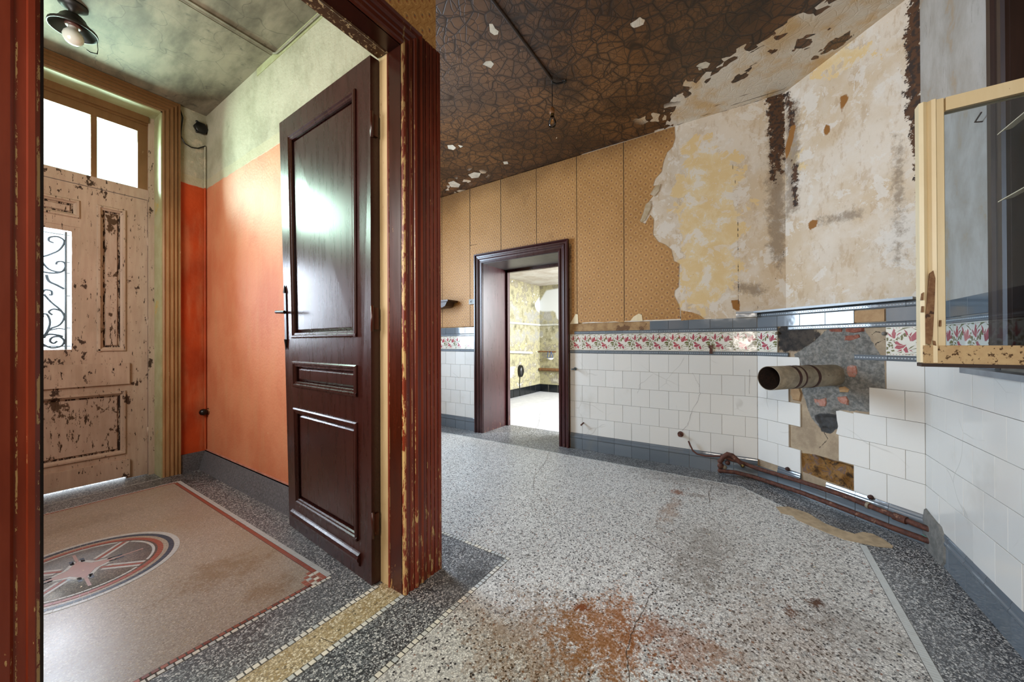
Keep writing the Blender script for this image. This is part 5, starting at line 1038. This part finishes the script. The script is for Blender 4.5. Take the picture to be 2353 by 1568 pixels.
mb = MB(); mb.box((.008, .028, -.014), (.034, .031, .014), 0, BK.M(u, z)); mb.build('switch_plate', M_SOCK, e)
mb = MB(); mb.box((.016, .031, -.006), (.026, .036, .006), 0, BK.M(u, z)); mb.build('toggle', BLACK, e)
mb = MB(); mb.prism([BK.px(*p) for p in [(1089, 702), (1094, 702), (1094, 750), (1090, 748), (1092, 730)]], .001, .005, BK.M(0, 0)); mb.build('bare_patch', P_SASH, wb)
# ================================================================= WINDOW AND SASH ON THE RIGHT
w1 = empty('window_1', (1.72, -.70, .9), 'dark brown window frame set in the right wall', 'window', kind='structure')
PW = flat_prof(.10, .03, [(0, .012), (.010, .018), (.030, .018), (.036, .012), (.060, .012), (.066, .020), (.09, .020), (.10, .014)])
mb = MB(); mb.sweep([(WX1, -.713, WZ0), (WX1, -.713, WZ1), (WX0, -.713, WZ1), (WX0, -.713, WZ0)], (0, 1, 0), PW, -1); mb.build('window_frame', P_DARKF, w1)
mb = MB(); mb.box((WX1-.005, -.80, WZ0-.02), (WX1+.02, -.71, WZ1+.02)); mb.box((WX0-.02, -.80, WZ0-.02), (WX0+.005, -.71, WZ1+.02)); mb.box((WX0, -.80, WZ0-.02), (WX1, -.71, WZ0)); mb.build('window_lining', P_DARKF, w1)
mb = MB(); mb.box((WX0, -.775, WZ0), (WX1, -.768, WZ1)); mb.build('dark_pane', M_DARKP, w1)
mb = MB()
for z in (1.46, 1.685): mb.box((WX0-.0, -.7125, z), (WX1+.03, -.694, z+.003))
mb.build('paint_line', P_SASH, w1)
mb = MB(); mb.box((1.40, -.74, .897), (2.085, -.665, .917), 0); o = mb.build('window_sill', M_SLATE, w1)
for v_ in o.data.vertices: v_.co.z -= .020
# open sash: plane X = XS, from hinge at the wall to the free edge
XS = 1.57
ws = empty('window_2', (XS, -.713, .93), 'cream window sash with flaking paint, swung open from the right wall', 'window sash', kind='structure')
ya = -.268*XS; yb = -.700
zb0, zt0 = 1-.041*XS, 1+.446*XS
def sbox(name, y0, y1, z0, z1, x0=-.018, x1=.018, mat=P_SASH): mb = MB(); mb.box((XS+x0, y0, z0), (XS+x1, y1, z1)); return mb.build(name, mat, ws)
st = MB(); prof = [(0, -.016), (0, .014), (.008, .020), (.014, .016), (.018, .012), (.024, .020), (.032, .022), (.036, .014), (.050, .014), (.054, .004), (.054, -.016)]
k = len(prof); st.add([(XS-o, ya-l, z) for z in (zb0, zt0) for l, o in prof], [(j, (j+1) % k, (j+1) % k+k, j+k) for j in range(k)]+[list(range(k)), list(range(2*k-1, k-1, -1))]); st.build('stile', P_SASH, ws)
sbox('stile', yb, yb+.045, zb0, zt0); sbox('rail', yb+.045, ya-.054, zt0-.038, zt0, -.014, .016)
M_SILLW = mat_paint('weathered_bare_sash_rail', ('b89c72', 'a88860', 'c8b48c'), '4a3420', .58, .6, vert=False, wear=.1)
sbox('rail', yb+.0, ya-.004, zb0-.004, zb0+.050, -.020, .018, M_SILLW); sbox('drip_edge', yb, ya-.0, zb0-.012, zb0-.002, -.022, .014, P_DARKF)
sbox('pane', yb+.043, ya-.050, zb0+.044, zt0-.034, -.002, .001, GL_CLEAR)
for fp in ([(2137, 628), (2144, 622), (2149, 640), (2147, 700), (2143, 770), (2138, 792), (2127, 790), (2126, 730), (2132, 670)], [(2118, 675), (2122, 672), (2121, 690), (2116, 690)], [(2118, 704), (2122, 704), (2122, 718), (2117, 718)], [(2143, 783), (2149, 784), (2151, 795), (2144, 793)], [(2160, 736), (2163, 736), (2163, 750), (2159, 750)]):
    q = [onX(x, y, XS-.0205) for x, y in fp]; n = len(q); mb = MB(); mb.add([(XS-.0225, v.y, v.z) for v in q]+[(XS-.012, v.y, v.z) for v in q], [list(range(n)), list(range(2*n-1, n-1, -1))]+[(i, (i+1) % n, (i+1) % n+n, i+n) for i in range(n)]); mb.build('exposed_wood', M_EXW, ws)
# nail and flake seen through the glass
u, z = RW.px(2270, 268); mb = MB(); mb.tube([RW.P(u+.035, z, .0), RW.P(u+.03, z+.002, .02), RW.P(u-.02, z+.012, .022)], .0025, 6); tag(mb.build('nail_hook', M_RUSTB), 'small bent nail in the plaster seen through the sash glass', 'nail')
# ================================================================= FAR ROOM
XF, YF2, ZF = 6.47, 3.57, None
zf = onX(1240, 658, XF).z
wf = empty('wall_far', (XF, 2.5, 0), 'peeling yellow end wall of the room beyond the doorway', 'wall', kind='structure')
FE = Wall(XF, 0, -1, 0); FL = Wall(0, YF2, 0, -1)
grid('peeling_paint', FE, .0, YF2, 0, zf, .06, {'white': [[FE.px(*p) for p in [(1242, 690), (1255, 668), (1290, 662), (1290, 712), (1262, 716), (1240, 716), (1236, 700)]], [FE.px(*p) for p in [(1275, 712), (1290, 712), (1290, 735), (1280, 735)]]]}, M_FAR, wf)
wl = empty('wall_far_left', (5, YF2, 0), 'peeling yellow green side wall seen through the doorway', 'wall', kind='structure')
grid('peeling_paint', FL, -XF, -3.66, 0, zf, .06, {'white': [[FL.px(*p) for p in [(1228, 700), (1241, 680), (1241, 720), (1232, 712)]], [FL.px(*p) for p in [(1170, 845), (1185, 842), (1175, 870), (1170, 868)]]]}, M_FAR, wl)
struct('wall_far_outer', [((XF+.02, -.1, 0), (XF+.1, YF2+.1, zf+.1)), ((3.66, YF2+.02, 0), (XF+.1, YF2+.1, zf+.1)), ((3.66, -.1, 0), (4.1, 0, zf)), ((6.0, -.1, 0), (XF, 0, zf)), ((4.1, -.1, 0), (6.0, 0, .8)), ((4.1, -.1, 2.3), (6.0, 0, zf)), ((3.6, -.1, 0), (3.66, 1.4, zf)), ((3.655, DY1+.05, 0), (3.662, YF2, zf)), ((3.62, DY0-.1, DZ), (3.662, YF2, zf))], M_PLAIN, 'outer shell of the far room with a side window opening')
struct('ceiling_far', [((3.6, -.1, zf), (XF+.1, YF2+.1, zf+.08))], M_FARC, 'flaking white boarded ceiling of the far room', 'ceiling')
# skirting tiles of the far room: one by one
me_bt = bevel_box_mesh('skirting_tile', .19, .15, .01, .002, M_BTILE)
for i in range(14): link('skirting_tile', me_bt, wl, FL.M(-XF+.1+.2*i, .076, .010))
for i in range(8): link('skirting_tile', me_bt, wf, FE.M(YF2-.1-.2*i, .076, .010))
# ledges, rails and objects on those walls
z_ = FL.px(1200, 744)[1]
mb = MB(); mb.box((-XF, 0, z_-.02), (-3.7, .03, z_+.015), 0, FL.M(0, 0)); mb.build('picture_ledge', M_FAR, wl); mb = MB(); mb.box((1.0, 0, z_-.02), (YF2, .03, z_+.015), 0, FE.M(0, 0)); mb.build('picture_ledge', M_FAR, wf)
a = FL.px(1168, 809, .05); b = FL.px(1222, 811, .05); mb = MB(); mb.tube([FL.P(a[0], a[1], .05), FL.P(b[0], b[1], .05)], .022, 10); tag(mb.build('wall_rail', M_WWHITE), 'rail on the far room side wall, its highlight put in as white', 'rail')  # bright highlight on this rail put into its white colour
a = FE.px(1229, 808, .08); b = FE.px(1277, 809, .08); mb = MB(); mb.tube([FE.P(min(a[0], YF2-.02), a[1], .08), FE.P(b[0], b[1], .08)], .014, 8); tag(mb.build('towel_rail', M_WOODR), 'thin brown rail across the far corner, with a blue wire rack hanging on it', 'rail')
a = FE.px(1240, 849, .06); b = FE.px(1290, 851, .06); mb = MB(); mb.tube([FE.P(a[0], a[1], .06), FE.P(b[0]-.3, b[1], .06)], .032, 10); tag(mb.build('wall_pipe', M_WOODR), 'thick brown pipe low on the far room end wall', 'pipe')
e = empty('wire_rack', tuple(FE.P(*FE.px(1265, 820))), 'small blue wire rack with white dish hanging from the brown rail', 'rack')
mb = MB(); q = lambda x, y: FE.P(*FE.px(x, y, .08), .09)
for pts in (((1260, 808), (1258, 822)), ((1267, 808), (1264, 822)), ((1267, 808), (1271, 822)), ((1258, 822), (1271, 822))): mb.tube([q(*pts[0]), q(*pts[1])], .007, 6)
mb.build('wire_frame', M_WBLUE, e)
mb = MB(); c = q(1265, 824); mb.lathe([(0, -.035), (.05, -.02), (.07, .012), (.06, .012), (0, -.02)], Matrix.Translation(c), 16); mb.build('dish', M_WWHITE, e)
u, z = FL.px(1194, 853); e = empty('wall_telephone', tuple(FL.P(u, z)), 'black oval bakelite fitting with cord on the far side wall', 'fitting')
mb = MB(); mb.lathe([(0, 0), (.085, 0), (.08, .05), (.05, .07), (0, .072)], FL.M(u, z) @ Matrix.Diagonal((.85, 1, 1.35, 1)) @ Matrix.Rotation(-math.pi/2, 4, 'X'), 16); mb.build('body', BLACK, e)
mb = MB(); mb.tube([FL.P(u, z-.1, .01), FL.P(u+.02, z-.25, .01), FL.P(u-.01, z-.5, .01)], .008, 6); mb.build('cord', BLACK, e)

# ================================================================= HAIRLINE CRACKS AND FLAKES
M_CRK = mat_flat('dark_crack_line', '3a2c20', .9)
def crack(pts, f, nrm, w, parent, r_=5):
    """a thin ragged opening following points on a surface"""
    q = [];  rn = random.Random(len(pts)*r_)
    for (a, b) in zip(pts[:-1], pts[1:]):
        for k in range(6):
            t = k/6; q.append(f(a[0]+(b[0]-a[0])*t+rn.uniform(-1.6, 1.6), a[1]+(b[1]-a[1])*t+rn.uniform(-1.0, 1.0)))
    q.append(f(*pts[-1])); nrm = Vector(nrm); mb = MB(); vs = []
    for i, p in enumerate(q):
        t = (q[min(i+1, len(q)-1)]-q[max(i-1, 0)]).normalized(); l = t.cross(nrm)*(w*rn.uniform(.4, 1)/2)
        vs += [p+l+nrm*.0009, p-l+nrm*.0009]
    mb.add(vs, [(2*i, 2*i+1, 2*i+3, 2*i+2) for i in range(len(q)-1)]); return mb.build('crack', M_CRK, parent)
ff = lambda x, y: onZ(x, y, 0.0); fb = lambda x, y: onX(x, y, 3.1755-.0005-.003); fc = lambda x, y: CH.P(*CH.px(x, y), .0005)
for pts in ([(1262, 1040), (1255, 1060), (1240, 1080), (1228, 1095), (1226, 1125), (1240, 1140)], [(1240, 949), (1238, 975), (1222, 1000), (1195, 1010)], [(1635, 1115), (1628, 1135), (1630, 1160)], [(1512, 1350), (1488, 1375), (1485, 1395), (1462, 1430), (1450, 1460), (1440, 1500), (1446, 1568)],
            [(1585, 1150), (1620, 1180), (1660, 1215), (1700, 1240)], [(735, 1468), (765, 1478), (775, 1472)], [(1410, 1200), (1480, 1240), (1560, 1290)]): crack(pts, ff, (0, 0, 1), .0026, fl)
for pts in ([(1609, 901), (1606, 915), (1590, 945), (1582, 975), (1568, 990)], [(1590, 858), (1602, 878), (1608, 890)], [(1498, 862), (1470, 884), (1465, 905)]): crack(pts, fb, (-1, 0, 0), .0022 if pts[0][0] > 1600 else .0012, wb)
crack([(1722, 850), (1722, 905)], fb, (-1, 0, 0), .002, wb)
mb = MB(); rn = random.Random(11)
for i in range(46):
    if i < 26: x, y = rn.uniform(.2, 1.05), rn.uniform(1.7, 3.5)
    else: x, y = rn.uniform(1.5, 2.5), rn.uniform(-.45, 1.2)
    a = rn.uniform(0, 3); r = rn.uniform(.003, .008); z = .0035 if i < 26 else .002
    mb.add([(x+r*math.cos(a+t)*(1 if k % 2 else .5), y+r*math.sin(a+t)*(1 if k % 2 else .5), z) for k, t in enumerate((0, 1.5, 3.1, 4.6))], [(0, 1, 2, 3)])
tag(mb.build('paint_flakes', P_SASH), 'scattered pale paint flakes lying on the terrazzo', 'debris', kind='stuff')
